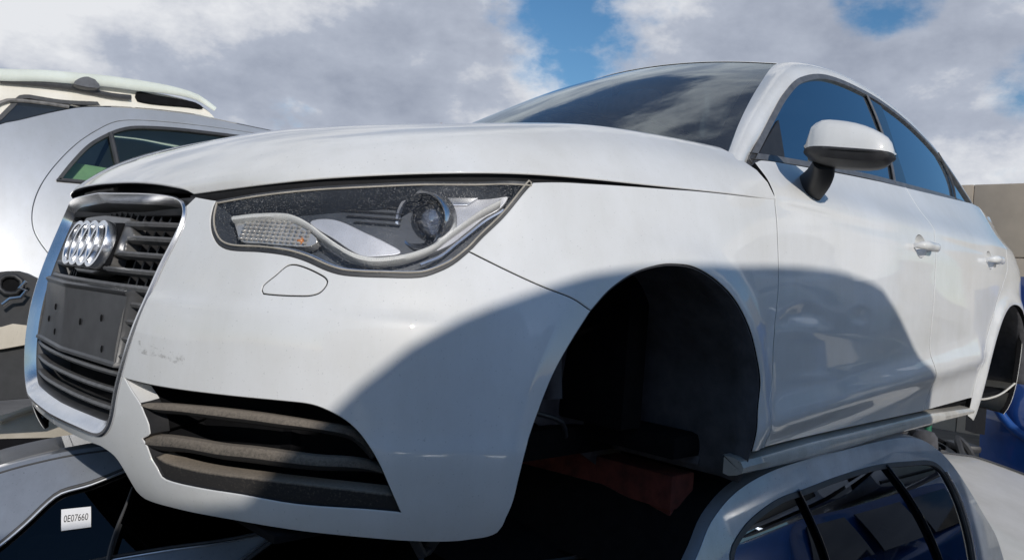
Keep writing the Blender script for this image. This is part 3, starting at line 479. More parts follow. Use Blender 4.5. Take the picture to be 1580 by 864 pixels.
# ------------------------------------------------------------------ the white hatchback
car=thing('hatchback','white five-door hatchback stacked on other cars, wheels missing, four-ring badge on its grille','car')
tr=lambda k,step=.008: catmull(TR[k],step)
UV=lambda x,z:(ux(x),z)
zg=TR['slv']
def ring_path():
    r=tr('gr_out',.006); u0,v0=r[0]; u1,v1=r[-1]
    top=line((0,v0+.003),(u0,v0),.01)[:-1] if u0>.01 else []
    bot=line((u1,v1),(0,v1-.004),.01)[1:] if u1>.01 else []
    return top+r+bot
RP=ring_path()
for _ in range(25):
    a_=np.array(RP); a_[1:-1]=a_[1:-1]*.5+(a_[2:]+a_[:-2])*.25; RP=[tuple(p) for p in a_]
def white_panels(side):
    SIDE[0]=side
    bump_out=join(RP[::-1] and [],RP) if False else None
    kc=min(range(len(RP)),key=lambda i:abs(RP[i][0]-.352)+abs(RP[i][1]-.688)*.5)
    low=join([RP[kc]],line(RP[kc],(.362,.700),.004),line((.362,.700),TR['head_low'][0],.01),tr('head_low'),tr('split'),tr('arch_front'),tr('bot'),line(TR['bot'][-1],(0,TR['bot'][-1][1]-.004),.012),line((0,TR['bot'][-1][1]-.004),RP[-1],.01),RP[::-1][:len(RP)-kc])
    fog=ccw(join(tr('fog'),tr('fog_bot'),tr('fog_left'))); wash=catmull(TR['washer'],.004,True)
    b=panel('front_bumper',S,low,'white',car,holes=[inset(fog,.0027),wash],sp=.017,depth=.009)
    panel('washer_cover',S,wash,'white',b,sp=.012,depth=.006,gap=.0024)
    # white returns of the fog-light opening
    f1=inset(fog,.0030); f2=inset(fog,.005); f3=inset(fog,.009); n_=len(f1)
    wl=[p[0]<.372 for p in f1]; st_=next(k for k in range(n_) if wl[k] and not wl[k-1]); od=[(st_+k)%n_ for k in range(n_)]
    wi_=[k for k in od if wl[k]]; bi_=[k for k in od if not wl[k]]
    for nm_,ix,mt_ in (('fog_opening_return',wi_,'white'),('intake_edge',[wi_[-1]]+bi_+[wi_[0]],'black')):
        grid_obj(nm_,[on(S,[f1[k] for k in ix],-.0012),on(S,[f2[k] for k in ix],-.018),on(S,[f3[k] for k in ix],-.034)],mt_,b)
    # dark intake box behind
    i1=inset(fog,.004); i1=i1+[i1[0]]; rows=[on(S,i1,-.028),on(S,i1,-.12)]; grid_obj('intake_duct',rows,'void',b)
    bk=inset(fog,-.004); panel('intake_back',S,bk,'void',b,gap=0,sp=.05,off=-.12,lip=False)
    lipo=join(tr('slat3t'),line(TR['slat3t'][-1],TR['fog_bot'][0]),[p for p in tr('fog_bot') if p[1]<.235 or p[0]>.40])
    panel('intake_lip',S,lipo,'dusty',b,gap=.0005,sp=.014,off=-.005,depth=.03,rim=.004)
    for k in ('slat1','slat2'):
        t=np.array(catmull(TR[k+'t'],.01)); bb=np.array(catmull(TR[k+'b'],.01)); n=48
        rs=lambda A:np.stack([np.interp(np.linspace(0,1,n),np.linspace(0,1,len(A)),A[:,i]) for i in (0,1)],1)
        t=rs(t);bb=rs(bb); mid=(t+bb)/2; fade=np.linspace(0,1,n); offs=-.002-.030*sm((fade-.72)/.28)
        def cur(A,o): return S.at(A[:,0],A[:,1])+S.nrm(A[:,0],A[:,1])*S.sgn*(o)[:,None]
        h=np.clip((t-bb)[:,1],.001,.1)
        rows=[cur(t-[0,.001],offs-.022),cur(t,offs-.012),cur(t,offs-.007),cur(t*.8+bb*.2,offs-.001),cur(mid,offs+.002),cur(t*.2+bb*.8,offs-.003),cur(bb,offs-.012),cur(bb,offs-.05)]
        grid_obj('intake_slat',rows,'dusty',b)
    # gloss black corner trim inside the intake
    grid_obj('intake_trim',[on(S,[(ux_,v_+.012) for ux_,v_ in TR['slat1t'][7:]]+[(TR['slat2t'][-1][0]-.004,TR['slat2t'][-1][1]+.02)],-.030),on(S,[(ux_-.018,v_+.004) for ux_,v_ in TR['slat1t'][7:]]+[(TR['slat2t'][-1][0]-.025,TR['slat2t'][-1][1]+.02)],-.045)],'gloss_black',b)
    # ---- fender
    fo=join(tr('fend_top'),tr('door_gap'),line(TR['door_gap'][-1],TR['arch_rear'][-1],.01),tr('arch_rear')[::-1],tr('split')[::-1],tr('head_rear'))
    f=panel('fender',S,fo,'white',car,sp=.018,depth=.009)
    panel('scuttle_corner',S,join(*[line(a,b,.012) for a,b in (((1.775,.828),(1.815,.828)),((1.815,.828),(1.815,.905)),((1.815,.905),(1.785,.900)),((1.785,.900),(1.775,.828)))]),'white',f,gap=0,sp=.03,off=-.009,lip=False)
    # ---- doors
    belt=[(u_,v_) for u_,v_ in [(ux(x),z-.004) for x,z in TR['win_low']]]
    beltF=[p for p in belt if p[0]<ux(1.47)]
    xF=[(ux(.435),.935)]
    zb=float(np.interp(1.50,[p[0] for p in TR['win_low']],[p[1] for p in TR['win_low']]))
    bg=list(TR['bgap']); bg=[(bg[0][0],zb-.004)]+bg[1:]
    silT=[(ux(x),z) for x,z in [(.487,.243),(.747,.249),(1.135,.256),(1.55,.262)]]
    hf=TR['hndF']; cF=((hf[0][0]+hf[1][0])/2,(hf[0][1]+hf[1][1])/2); hr=TR['hndR']; cR=((hr[0][0]+hr[1][0])/2,(hr[0][1]+hr[1][1])/2)
    cupF=[(cF[0]-.012+.048*math.cos(a),cF[1]+.002+.034*math.sin(a)) for a in np.linspace(0,2*math.pi,32,endpoint=False)]
    cupR=[(cR[0]-.012+.046*math.cos(a),cR[1]+.002+.032*math.sin(a)) for a in np.linspace(0,2*math.pi,32,endpoint=False)]
    fd=join(catmull([TR['door_gap_up'][0]]+beltF,.012)[1:],line(beltF[-1],bg[0]),catmull(bg,.01),line(bg[-1],silT[0]),tr('door_gap')[::-1],tr('door_gap_up')[::-1])
    d1=panel('front_door',S,fd,'white',car,gap=.0038,holes=[cupF],sp=.020,depth=.02)
    # rear door
    zc=float(np.interp(2.42,[p[0] for p in TR['win_low']],[p[1] for p in TR['win_low']]))-.004
    rg=[(ux(x),z) for x,z in [(2.47,zc),(2.475,.95),(2.45,.82),(2.36,.735),(2.24,.65),(2.13,.53),(2.075,.42),(2.055,.33),(2.06,.285)]]
    beltR=[p for p in belt if ux(1.52)<p[0]<ux(2.45)]
    rd=join(line(bg[0],beltR[0]) if beltR else [],beltR,line(beltR[-1] if beltR else bg[0],rg[0]),catmull(rg,.01),line(rg[-1],(bg[-1][0],.262)),catmull(bg,.01)[::-1])
    d2=panel('rear_door',S,rd,'white',car,gap=.0042,holes=[cupR],sp=.022,depth=.02)
    for (d,c,cup,hh) in ((d1,cF,cupF,hf),(d2,cR,cupR,hr)):
        rows=[]
        for k,(s_,dp) in enumerate(((1.03,-.001),(.95,-.008),(.75,-.018),(.4,-.024),(.02,-.025))):
            q=[(c[0]-.012+(p[0]-c[0]+.012)*s_,c[1]+(p[1]-c[1])*s_) for p in cup]; rows.append(on(S,q+[q[0]],dp))
        grid_obj('handle_recess',rows,'white',d)
        # pull handle
        n=17; prof=[]
        for t in np.linspace(-1,1,n):
            u_=c[0]+t*.078; o_=.030*(1-abs(t)**5)+.004*abs(t); hz=.0135*(1-abs(t)**8*.5); cc_=on(S,[(u_,c[1])],0)[0]; nn_=S.nrm(u_,c[1])[0]*S.sgn
            prof.append([cc_+nn_*(o_+.009*math.cos(a))+np.array([0,0,1])*hz*math.sin(a) for a in np.linspace(0,2*math.pi,14,endpoint=False)])
        grid_obj('door_handle',prof,'white',d,closed=True,caps=True)
    # ---- rear quarter, arch cut in, round to the tail
    cx,cz,r0=ARC2; a0=math.atan2(.262-cz,-1)
    arcp=[(ux(cx+r0*math.cos(a)),cz+r0*math.sin(a)) for a in np.linspace(math.pi+.25,-.25,44)]
    um=TU[-1]; zt=1.06
    q=join(line(rg[0],(ux(2.78),1.05)),line((ux(2.80),zt),(um,zt),.03),line((um,zt),(um,.16),.03),line((um,.16),(arcp[-1][0],.165),.02),arcp[::-1],line(arcp[0],(ux(2.075),.215),.01),line((ux(2.075),.215),rg[-1],.01),catmull(rg,.01)[::-1])
    panel('rear_quarter',S,q,'white',car,sp=.030,depth=.02)
    # ---- sill: one long rounded bar under the doors
    rows=[]
    for x in np.linspace(.366,2.10,40):
        zt_=float(np.interp(x,[.36,.75,1.14,1.65,2.1],[.232,.246,.253,.262,.252]))-.003; zb_=float(np.interp(x,[.36,.8,1.5,2.1],[.188,.188,.205,.218])); y=float(np.interp(x,[.35,.6,1.4,2.1],[-.826,-.824,-.826,-.832]))
        zc_=(zt_+zb_)/2; hh_=(zt_-zb_)/2; e_=1-.6*sm((x-2.02)/.08)
        sec=[(y+.04,zt_),(y+.010,zt_-.001),(y-.008,zt_-hh_*.30),(y-.016,zc_+hh_*.1),(y-.014,zc_-hh_*.5),(y-.002,zb_+.003),(y+.02,zb_-.003),(y+.035,zb_),(y+.035,zt_)]
        rows.append([(x,a,b) for a,b in sec])
    grid_obj('sill',rows,'steel_sill',car,closed=True,caps=True)
    # ---- roof frame (pillars + cant rail), windows
    L=FVt[-1]
    out=join(line((.0,.0),(0,L),.02),line((0,L),(.119,L),.01),line((.119,L),(.119,0),.02),line((.119,0),(0,0),.01))
    panel('roof_frame',FS,out,'white',car,gap=0,sp=.02,depth=.015)
    # side windows on G : opening outline = FB curve + belt
    top=[(x,z) for x,z in FBxz]; topc=catmull(top,.012); low_=catmull(TR['win_low'],.02)
    opening=join(topc,line(topc[-1],low_[-1]),low_[::-1])
    band=inset(opening,.015)
    panel('window_trim',G,opening,'trimgrey',car,holes=[band],gap=0,sp=.02,off=.004,depth=.012,rim=.001)
    gf=[(x+.0,z) for x,z in catmull([TR['glassF'][0]]+TR['glassF'][1:],.01)]; pr=catmull(TR['pillarR'],.01); gr=catmull(TR['glassR'][1:],.01)
    def clip_between(xa,xb):   # part of the band polygon between two rising lines
        out=[];P=ccw(band)
        fa=lambda z:float(np.interp(z,[p[1] for p in xa[::-1]],[p[0] for p in xa[::-1]])) if xa else -9
        fb=lambda z:float(np.interp(z,[p[1] for p in xb[::-1]],[p[0] for p in xb[::-1]])) if xb else 9
        for x,z in P: out.append((min(max(x,fa(z)),fb(z)),z))
        return join(out)
    panel('front_side_window',G,clip_between(None,gf),'glass_s',car,gap=.0,sp=.05,off=-.004,lip=False)
    panel('pillar_trim',G,clip_between(gf,pr),'gloss_black',car,gap=.0,sp=.05,off=-.001,lip=False)
    panel('rear_side_window',G,clip_between(pr,gr),'glass_s',car,gap=.0,sp=.05,off=-.004,lip=False)
    panel('quarter_window',G,clip_between(gr,None),'glass_s',car,gap=.0,sp=.05,off=-.006,lip=False)
    for l_ in (gf,gr): tube('window_divider',G.at([p[0] for p in l_],[p[1] for p in l_])+np.array([0,-.002,0]),.006,'trimgrey',car,n=6,sq=(1.3,.6))
    panel('corner_seal',G,join(*[line(a,b,.01) for a,b in (((.40,.90),(.60,.93)),((.60,.93),(.60,.968)),((.60,.968),(.50,.965)),((.50,.965),(.40,.90)))]),'rubber',car,gap=0,sp=.03,off=.0005,lip=False)
    panel('mirror_corner_trim',G,join(*[line(TR['mtri'][k],TR['mtri'][(k+1)%7],.01) for k in range(7)]),'black',car,gap=0,sp=.03,off=.001,depth=.006)
    # ---- front wheel arch liner and the dark void behind
    at=join(catmull([(TR['arch_front'][-1][0]-.01,.17)]+list(TR['arch_front'][::-1])[1:],.02),catmull(list(TR['arch_rear']),.02),catmull([TR['arch_rear'][-1],(TR['arch_rear'][-1][0]+.004,.21),(TR['arch_rear'][-1][0]+.002,.17)],.02))
    e0=on(S,at,-.004); c0=np.array([.035,0,.285]); rows=[]
    for y,k in ((None,1.0),(-.80,1.01),(-.76,1.035),(-.68,1.05),(-.58,1.05),(-.48,1.05),(-.42,1.05)):
        p=e0.copy(); p[:,0]=c0[0]+(p[:,0]-c0[0])*k; p[:,2]=c0[2]+(p[:,2]-c0[2])*(k if True else 1)
        if y is not None: p[:,1]=np.maximum(p[:,1]+.01,y) if y<-.79 else y
        ang=np.arange(len(p)); 
        if y is not None and y>-.79: p=p+np.stack([.005*np.sin(ang*.55)*np.sign(p[:,0]-c0[0]),0*ang,.004*np.sin(ang*.55)],1)
        rows.append(p)
    grid_obj('arch_liner',rows,'liner',car,thick=.003)
    # inner drum of the liner behind the strut, then the inner wing
    rows=[]
    for y in (-.70,-.55,-.40): rows.append([(.17+.02*math.sin(a*3)+.28*math.cos(a),y,.33+.34*math.sin(a)) for a in np.linspace(-.45,1.35,26)])
    grid_obj('inner_drum',rows,'liner',car,thick=.003)
    rows=[[(.07+k*.42*math.cos(a),-.41+.02*math.sin(6*k),.285+k*.42*math.sin(a)) for a in np.linspace(-.5,math.pi+.5,40)] for k in (.05,.3,.6,1.0)]
    grid_obj('inner_wing',rows,'liner',car,thick=.004)
    cx,cz,r0=ARC2; rows=[]
    for y,k in ((-.845,1.0),(-.80,1.01),(-.74,1.05),(-.6,1.05),(-.44,1.05)): rows.append([(cx+r0*k*math.cos(a),y,cz+r0*k*math.sin(a)) for a in np.linspace(.05,math.pi-.05,44)])
    grid_obj('arch_liner',rows,'liner',car,thick=.003)
    rows=[[(cx+k*.40*math.cos(a),-.43,cz+k*.40*math.sin(a)) for a in np.linspace(0,math.pi,30)] for k in (.05,.5,1.0)]; grid_obj('inner_wing',rows,'liner',car,thick=.004)
    bx('rear_pan',(2.16,-.79,.262),(2.84,-.30,.278),'void',car,bev=.004)
    # closed void volume behind gaps (keeps the joints dark)
    h1=join(RP,line(RP[-1],(0,RP[-1][1]-.01)) ,line((0,RP[-1][1]-.01),(0,RP[0][1])))
    arc1=join(tr('arch_front')[::-1],tr('arch_rear'),line(TR['arch_rear'][-1],(TR['arch_rear'][-1][0],.11)),line((TR['arch_rear'][-1][0],.11),(TR['arch_front'][-1][0],.11)))
    head=join(tr('head_low'),tr('head_rear'),tr('head_top'))
    fogb=inset(fog,-.012)
    innr=join(line((.392,.19),(.392,.69),.03),line((.392,.69),(ux(.44),.815),.03),line((ux(.44),.815),(ux(.46),.92),.03),line((ux(.46),.92),(ux(2.6),.97),.04),line((ux(2.6),.97),(ux(2.6),.70),.04),line((ux(2.6),.70),(ux(2.05),.55),.03),line((ux(2.05),.55),(ux(2.02),.25),.04),line((ux(2.02),.25),(ux(.46),.25),.04),line((ux(.46),.25),(ux(.46),.60),.03),
        catmull([(p[0],p[1]+.035) for p in TR['arch_rear'][::-1] if p[0]<ux(.42)],.02),line((TR['arch_rear'][0][0]-.03,TR['arch_rear'][0][1]+.01),(TR['arch_front'][-1][0]-.03,.19),.02),line((TR['arch_front'][-1][0]-.03,.19),(.392,.19),.03))
    panel('inner_structure',S,innr,'void',car,holes=[inset(head,-.004),fogb,inset(cupF,-.01),inset(cupR,-.01)],gap=0,sp=.05,off=-.022,lip=False)
    # gap filler strip right under the bonnet edge
    ge=[(t,v) for t,v in [(1.0,v) for v in np.linspace(.0,1.12,60)]]
    e=HSurf.at([1.0]*60,np.linspace(0,1.12,60)); 
    rows=[e+[0,.012,-.004],e+[.004,.02,-.03],e+[.01,.05,-.05]]
    grid_obj('bonnet_seal',rows,'black',car)
    headlight(side)
    wing_mirror(side)
    SIDE[0]=1
def headlight(side):
    SIDE[0]=side
    head=join(tr('head_low'),tr('head_rear'),tr('head_top'))
    hl=panel('headlight',S,head,'rubber',car,holes=[inset(head,.007)],gap=.001,sp=.02,off=-.001,depth=.03)
    panel('lamp_lens',S,inset(head,.004),'lens',hl,gap=0,sp=.014,off=.001,lip=False)
    hi=inset(head,.008); hi=hi+[hi[0]]
    grid_obj('lamp_rim',[on(S,hi,-.002),on(S,inset(hi[:-1],.006)+[inset(hi[:-1],.006)[0]],-.03),on(S,inset(hi[:-1],.008)+[inset(hi[:-1],.008)[0]],-.062)],'lampgrey',hl)
    rs=inset(head,.0075); tube('lamp_seal',on(S,rs+[rs[0]],.0015),.0016,'lamp_seal',hl,n=6)
    for k_ in range(5): tube('housing_rib',on(S,[(u_,.742-.011*k_-.02*(.62-u_)*.0) for u_ in np.linspace(.60+.02*k_,.775,12)],-.056),.0016,'black',hl,n=6)
    lowr=[p for p in tr('head_low') if .56<p[0]<.89]; tube('lamp_rim_chrome',on(S,[(a,b+.016) for a,b in lowr],-.022),.0022,'chrome',hl,n=6)
    panel('lamp_housing',S,inset(head,.006),'lampgrey',hl,gap=0,sp=.016,off=-.062,lip=False)
    # light guide: band that dips and sweeps up
    c=np.array(catmull(TR['drl'],.006)); P0=on(S,c,-.020); up=np.array([0,0,1.]); nn=S.nrm(c[:,0],c[:,1])*S.sgn
    w=.0058; rows=[P0+up*w-nn*.012,P0+up*w*.8+nn*.0,P0+up*w*.2+nn*.004,P0-up*w*.5+nn*.003,P0-up*w+nn*-.004,P0-up*w*1.05-nn*.02]
    grid_obj('light_guide',rows,'drl',hl)
    # ribbed silver wedge
    panel('lamp_reflector',S,catmull(TR['wedge'],.006,True),'lampsilver',hl,gap=0,sp=.012,off=-.030,depth=.02)
    panel('lamp_reflector',S,join(catmull(TR['refl'],.006,True)),'lampsilver',hl,gap=0,sp=.012,off=-.038,depth=.02)
    panel('lamp_bezel',S,join(*[line(TR['refl2'][i],TR['refl2'][(i+1)%4],.005) for i in range(4)]),'chrome',hl,gap=0,sp=.012,off=-.032,depth=.006)
    tr2=[(p[0]+.012,p[1]+.004) for p in TR['drl'][10:]]; c2=np.array(catmull(tr2,.006)); P2=on(S,c2,-.016); tube('light_guide',P2-np.array([0,0,.022]),.0035,'chrome',hl,n=6)
    tp=catmull(TR['turn'],.006,True)
    ind=panel('indicator',S,tp,'turn',hl,gap=0,sp=.010,off=-.030,depth=.02)
    vs=[p[1] for p in TR['turn']]; us=[p[0] for p in TR['turn']]
    for u_ in np.linspace(min(us)+.03,max(us)-.02,13):
        for v_ in np.linspace(min(vs)+.004,max(vs)-.004,6):
            if inside(tp,[(u_,v_)])[0]: ball('prism',on(S,[(u_,v_)],-.028)[0],(.0042,.0042,.0028),'turn',hl,nu=6,nv=5) if (side>0) else None
    ball('bulb',on(S,[(max(us)-.030,.645)],-.032)[0],(.007,.007,.007),'amber',hl,nu=10,nv=7)
    # projector: dark bowl, chrome ring, lens facing forward
    a,b=TR['proj']; pc=on(S,[((a[0]+b[0])/2-.010,(a[1]+b[1])/2)],-.034)[0]; f=np.array([-.93,-.36,.0]); f/=np.linalg.norm(f); s_=np.cross([0,0,1],f); s_/=np.linalg.norm(s_); up=np.array([0,0,1.])
    def ring(r,d): return [pc+f*d+(s_*math.cos(t)+up*math.sin(t))*r for t in np.linspace(0,2*math.pi,41)]
    grid_obj('projector',[ring(.052,-.03),ring(.052,.004),ring(.050,.008),ring(.0465,.006),ring(.045,-.004),ring(.043,-.03),ring(.001,-.032)],'chrome',hl)
    grid_obj('projector_bowl',[ring(.045,-.001),ring(.039,-.016),ring(.034,-.02)],'gloss_black',hl)
    grid_obj('projector_lens',[ring(.034*math.cos(q),-.022+.022*math.sin(q)) for q in np.linspace(0,math.pi/2-.03,9)],'projlens',hl)
    SIDE[0]=1
def wing_mirror(side):
    SIDE[0]=side
    # head axis runs outwards and a little rearwards
    inner=np.array([.560,-.838,.972]); outer=np.array([.640,-1.020,.958]); ax=outer-inner; Ln=np.linalg.norm(ax); a=ax/Ln; f=np.cross([0,0,1],a); f=f/np.linalg.norm(f)
    if f[0]>0: f=-f
    up=np.array([0,0,1.])
    def sec(t,kind):
        # half-height top, bottom and front bulge along the head, t 0 inner..1 outer
        e=(1-abs(2*t-1)**5)**.5 if 0<t<1 else 0
        top=.073*((1-(max(t-.25,0)/.80)**2.6*.75) if t>.25 else (1-((.25-t)/.26)**2.4*.5)); top=max(top*min(1,(1.02-t)*14)*min(1,(t+.02)*16),.004); front=.060*max(e,.15)
        c=inner+ax*t
        pts=[]
        if kind=='shell':
            for q in np.linspace(0,math.pi*.5,9): pts.append(c+up*(top*math.sin(q)**.85)+f*(front*math.cos(q)**.7))
            for q in np.linspace(math.pi*.5,math.pi,5)[1:]: pts.append(c+up*(top*math.sin(q)**.9)+f*(.045*math.cos(q)))
        else:
            bt=-.032-.006*math.sin(math.pi*t); bt*=max(e,.35)
            pts=[c+f*front*1.0+up*.0,c+f*(front+.002)-up*.003,c+f*front*.99+up*bt*.45,c+f*front*.90+up*bt*.72,c+f*front*.35+up*bt*1.02,c-f*.02+up*bt*1.05,c-f*.046+up*bt*.7,c-f*.047+up*.0]
        return pts
    ts=np.r_[0,.02,.05,.1,.17,.25,.35,.45,.55,.65,.75,.84,.91,.96,.985,1.0]
    def close(rows): 
        r=[list(x) for x in rows]; c0=np.mean(r[0],0);c1=np.mean(r[-1],0)
        return [[c0*.7+np.array(p)*.3-a*.004 for p in r[0]]]+r+[[c1*.7+np.array(p)*.3+a*.004 for p in r[-1]]]
    wm=grid_obj('wing_mirror',close([sec(t,'shell') for t in ts]),'white',car)
    grid_obj('mirror_housing',close([sec(t,'base') for t in ts]),'black',wm)
    grid_obj('mirror_glass',[[inner+ax*t-f*.046+up*z for t in (.03,.3,.6,.93)] for z in (-.022,.0,.045)],'chrome',wm)
    tube('indicator_strip',[inner+ax*t+f*(.062*max((1-abs(2*t-1)**3.2)**.55,.3)+.001)-up*.004 for t in np.linspace(.16,.97,20)],.0035,'rubber',wm,n=6)
    # foot
    p0=np.array([.685,-.795,.892]); p1=np.array([.585,-.875,.945]); rows=[]
    for t in np.linspace(0,1,9):
        c=p0*(1-t)+p1*t+np.array([-.012,-.018,.0])*math.sin(math.pi*t); rx=.034-.008*t; rz=.043-.018*t
        tn=(p1-p0)/np.linalg.norm(p1-p0); e1=np.cross(tn,up); e1/=np.linalg.norm(e1); e2=np.cross(e1,tn)
        rows.append([c+e1*rx*math.copysign(abs(math.cos(q))**.75,math.cos(q))+e2*rz*math.copysign(abs(math.sin(q))**.75,math.sin(q)) for q in np.linspace(0,2*math.pi,20,endpoint=False)])
    grid_obj('mirror_foot',rows,'black',wm,closed=True,caps=True)
    SIDE[0]=1
M['steel_sill']=paint('dirty_sill_paint',(.60,.58,.54),rough=.45,dirt=.3,coat=.7)
M['badge']=plain('badge_chrome',(.86,.87,.89),rough=.24,metal=1,var=.03,bmp=0)
for s_ in (1,-1): white_panels(s_)
# ---- bonnet, windscreen, roof
hn=60
bon=join([(t,v) for t,v in line((-1,0),(1,0),.04)],line((1,0),(1,1.12),.012),line((1,1.12),(-1,1.12),.04),line((-1,1.12),(-1,0),.012))
hood=panel('bonnet',HF,bon,'white',car,gap=0,sp=.028,depth=.006,rim=.003)
panel('windscreen',W,join(line((-1.0,0),(1.0,0),.05),line((1.0,0),(1.0,1),.05),line((1.0,1),(-1.0,1),.05),line((-1.0,1),(-1.0,0),.05)),'glass_w',car,gap=0,sp=.05,off=-.003,lip=False)
wo=join(line((-1.0,0),(1.0,0),.04),line((1.0,0),(1.0,1),.04),line((1.0,1),(-1.0,1),.04),line((-1.0,1),(-1.0,0),.04)); wi=[(x*.935,.045+y*.915) for x,y in wo]
panel('windscreen_band',W,wo,'gloss_black',car,holes=[wi],gap=0,sp=.05,off=-.006,lip=False)
panel('roof',R_s,join(line((-1,0),(1,0),.05),line((1,0),(1,2.0),.05),line((1,2.0),(-1,2.0),.05),line((-1,2.0),(-1,0),.05)),'white',car,gap=0,sp=.05,depth=.02)
grid_obj('tailgate',[[(3.03-.0*abs(t),t*.535,1.13-.045*abs(t)**2) for t in np.linspace(-1,1,15)],[(3.06,t*.60,1.06) for t in np.linspace(-1,1,15)],[(3.00,t*.64,1.03) for t in np.linspace(-1,1,15)]],'white',car)
# dry leaf on the bonnet
# ---- grille
rp=RP
def ringrow(k,off): 
    f0=ccw(rp+[( -p[0],p[1]) for p in reversed(rp[1:-1])]); q=np.array(inset(f0,k)); f0=np.array(f0)
    sc=(1.1-.55*sm((f0[:,1]-.625)/.05))[:,None] if k>.004 else 1
    q=f0+(q-f0)*sc; a=on(SF,q,off); return np.vstack([a,a[:1]])
SF=Surf([-t for t in reversed(TU[1:8])]+list(TU[:8]),ZL,[[(x,-y,z) for x,y,z in reversed(net[i][1:8])]+list(map(tuple,net[i][:8])) for i in range(len(ZL))]); setsign(SF,0,.5,(-1,0,0))
gr=grid_obj('grille',[ringrow(k,o) for k,o in ((-.001,-.006),(-.001,.002),(.002,.005),(.006,.0045),(.012,-.003),(.018,-.013),(.0205,-.018))],'chrome',car)
mat_in='black'
grid_obj('grille_surround',[ringrow(k,o) for k,o in ((.0195,-.017),(.0225,-.022),(.0235,-.085))],'rubber',gr)
full=rp+[(-p[0],p[1]) for p in reversed(rp[1:-1])]
panel('grille_back',SF,inset(full,.015),'void',gr,gap=0,sp=.05,off=-.085,lip=False)
def halfw(v,k=.022):
    q=inset(full,k); xs=[]
    for (x0,y0),(x1,y1) in zip(q,q[1:]+q[:1]):
        if (y0-v)*(y1-v)<=0 and abs(y1-y0)>1e-9: xs.append(x0+(x1-x0)*(v-y0)/(y1-y0))
    xs=[x for x in xs if x>0]; return min(xs) if xs else 0
def slat(v,u0,u1,h=.0088,off=-.020,d=.016,nm='grille_slat'):
    us=np.linspace(u0,u1,max(4,int(abs(u1-u0)/.015))); rows=[]
    for dz,o in ((h*.35,off-d),(h*.55,off-.012),(h*.5,off-.003),(.0,off),(-h*.55,off-.003),(-h*.8,off-.012),(-h*.9,off-d)): rows.append(on(SF,[(u,v+dz) for u in us],o))
    grid_obj(nm,rows,'slat',gr,flip=True)
zs=zg
emb_u=[(.150),(.185),(.155),(.115)]      # where each slat leaves the badge mount
for i,v in enumerate(zs):
    hw=halfw(v)
    if i<4:
        e=(.140,.172,.158,.115)[i]
        slat(v,e,hw); slat(v,-hw,-e)
    elif i==4: slat(v,-hw,hw,h=.011)
    elif i<9:
        slat(v,.262,hw-.0) if hw>.268 else None
        slat(v,-hw,-.262) if hw>.268 else None
    else: slat(v,-hw,hw,h=.0085)
for v in (zs[-1]-.032,):
    slat(v,-halfw(v),halfw(v))
for k in range(-9,10):
    u=k*.034
    segs=[(zs[0]-.0,.70),(zs[1],zs[0]),(zs[2],zs[1]),(zs[3],zs[2]),(zs[4],zs[3]),(.235,zs[8])]
    for (a,b) in segs:
        if abs(u)<halfw((a+b)/2)-.004 and abs(u)<halfw(max(a,.25))-.0 :
            if a>=zs[4]-.001 and a<zs[0]-.001 and abs(u)<.14: continue
            rows=[on(SF,[(u-.003,z),(u+.003,z)],-.030) for z in np.linspace(a,b,3)]
            rb=[[on(SF,[(u-.0028,z)],-.084)[0],on(SF,[(u-.0028,z)],-.052)[0],on(SF,[(u+.0028,z)],-.052)[0],on(SF,[(u+.0028,z)],-.082)[0]] for z in np.linspace(a,b,4)]
            grid_obj('grille_rib',rb,'black',gr)
# badge mount
em=[(-.140,zs[0]+.012),(.0,zs[0]+.016),(.135,zs[0]+.010),(.155,zs[0]-.006),(.178,zs[1]+.004),(.168,zs[1]-.002),(.155,zs[1]-.006),(.165,zs[2]+.004),(.118,zs[2]-.002),(.118,zs[3]+.004),(.05,zs[3]-.010),(-.05,zs[3]-.010),(-.118,zs[3]+.004),(-.118,zs[2]-.002),(-.165,zs[2]+.004),(-.155,zs[1]-.006),(-.178,zs[1]+.004),(-.155,zs[0]-.006)]
emo=join(*[line(em[i],em[(i+1)%len(em)],.008) for i in range(len(em))])
panel('badge_mount',SF,emo,'emb',gr,gap=0,sp=.012,off=-.026,depth=.03,rim=.004)
zc=.608
panel('badge_back',SF,join(*[line(a,b,.01) for a,b in (((-.128,.655),(-.128,.562)),((-.128,.562),(.128,.562)),((.128,.562),(.128,.655)),((.128,.655),(-.128,.655)))]),'void',gr,gap=0,sp=.03,off=-.022,depth=.004)
for k in (-1.5,-.5,.5,1.5):
    c=SF.at(k*.0530,zc)[0]+SF.nrm(k*.0530,zc)[0]*SF.sgn*(-.014); n_=SF.nrm(0,zc)[0]*SF.sgn; e1=np.array([0,-1.,0]); e2=np.cross(n_,e1); e2/=np.linalg.norm(e2); e2=e2 if e2[2]>0 else -e2
    rows=[]
    for (r,o) in ((.0388,-.004),(.0388,.005),(.0400,.0075),(.0438,.0085),(.0475,.0075),(.0487,.005),(.0487,-.010)):
        rows.append([c+n_*(o+.0007*k)+(e1*math.cos(t)+e2*math.sin(t))*r for t in np.linspace(0,2*math.pi,49)])
    grid_obj('badge_ring',rows,'badge',gr)
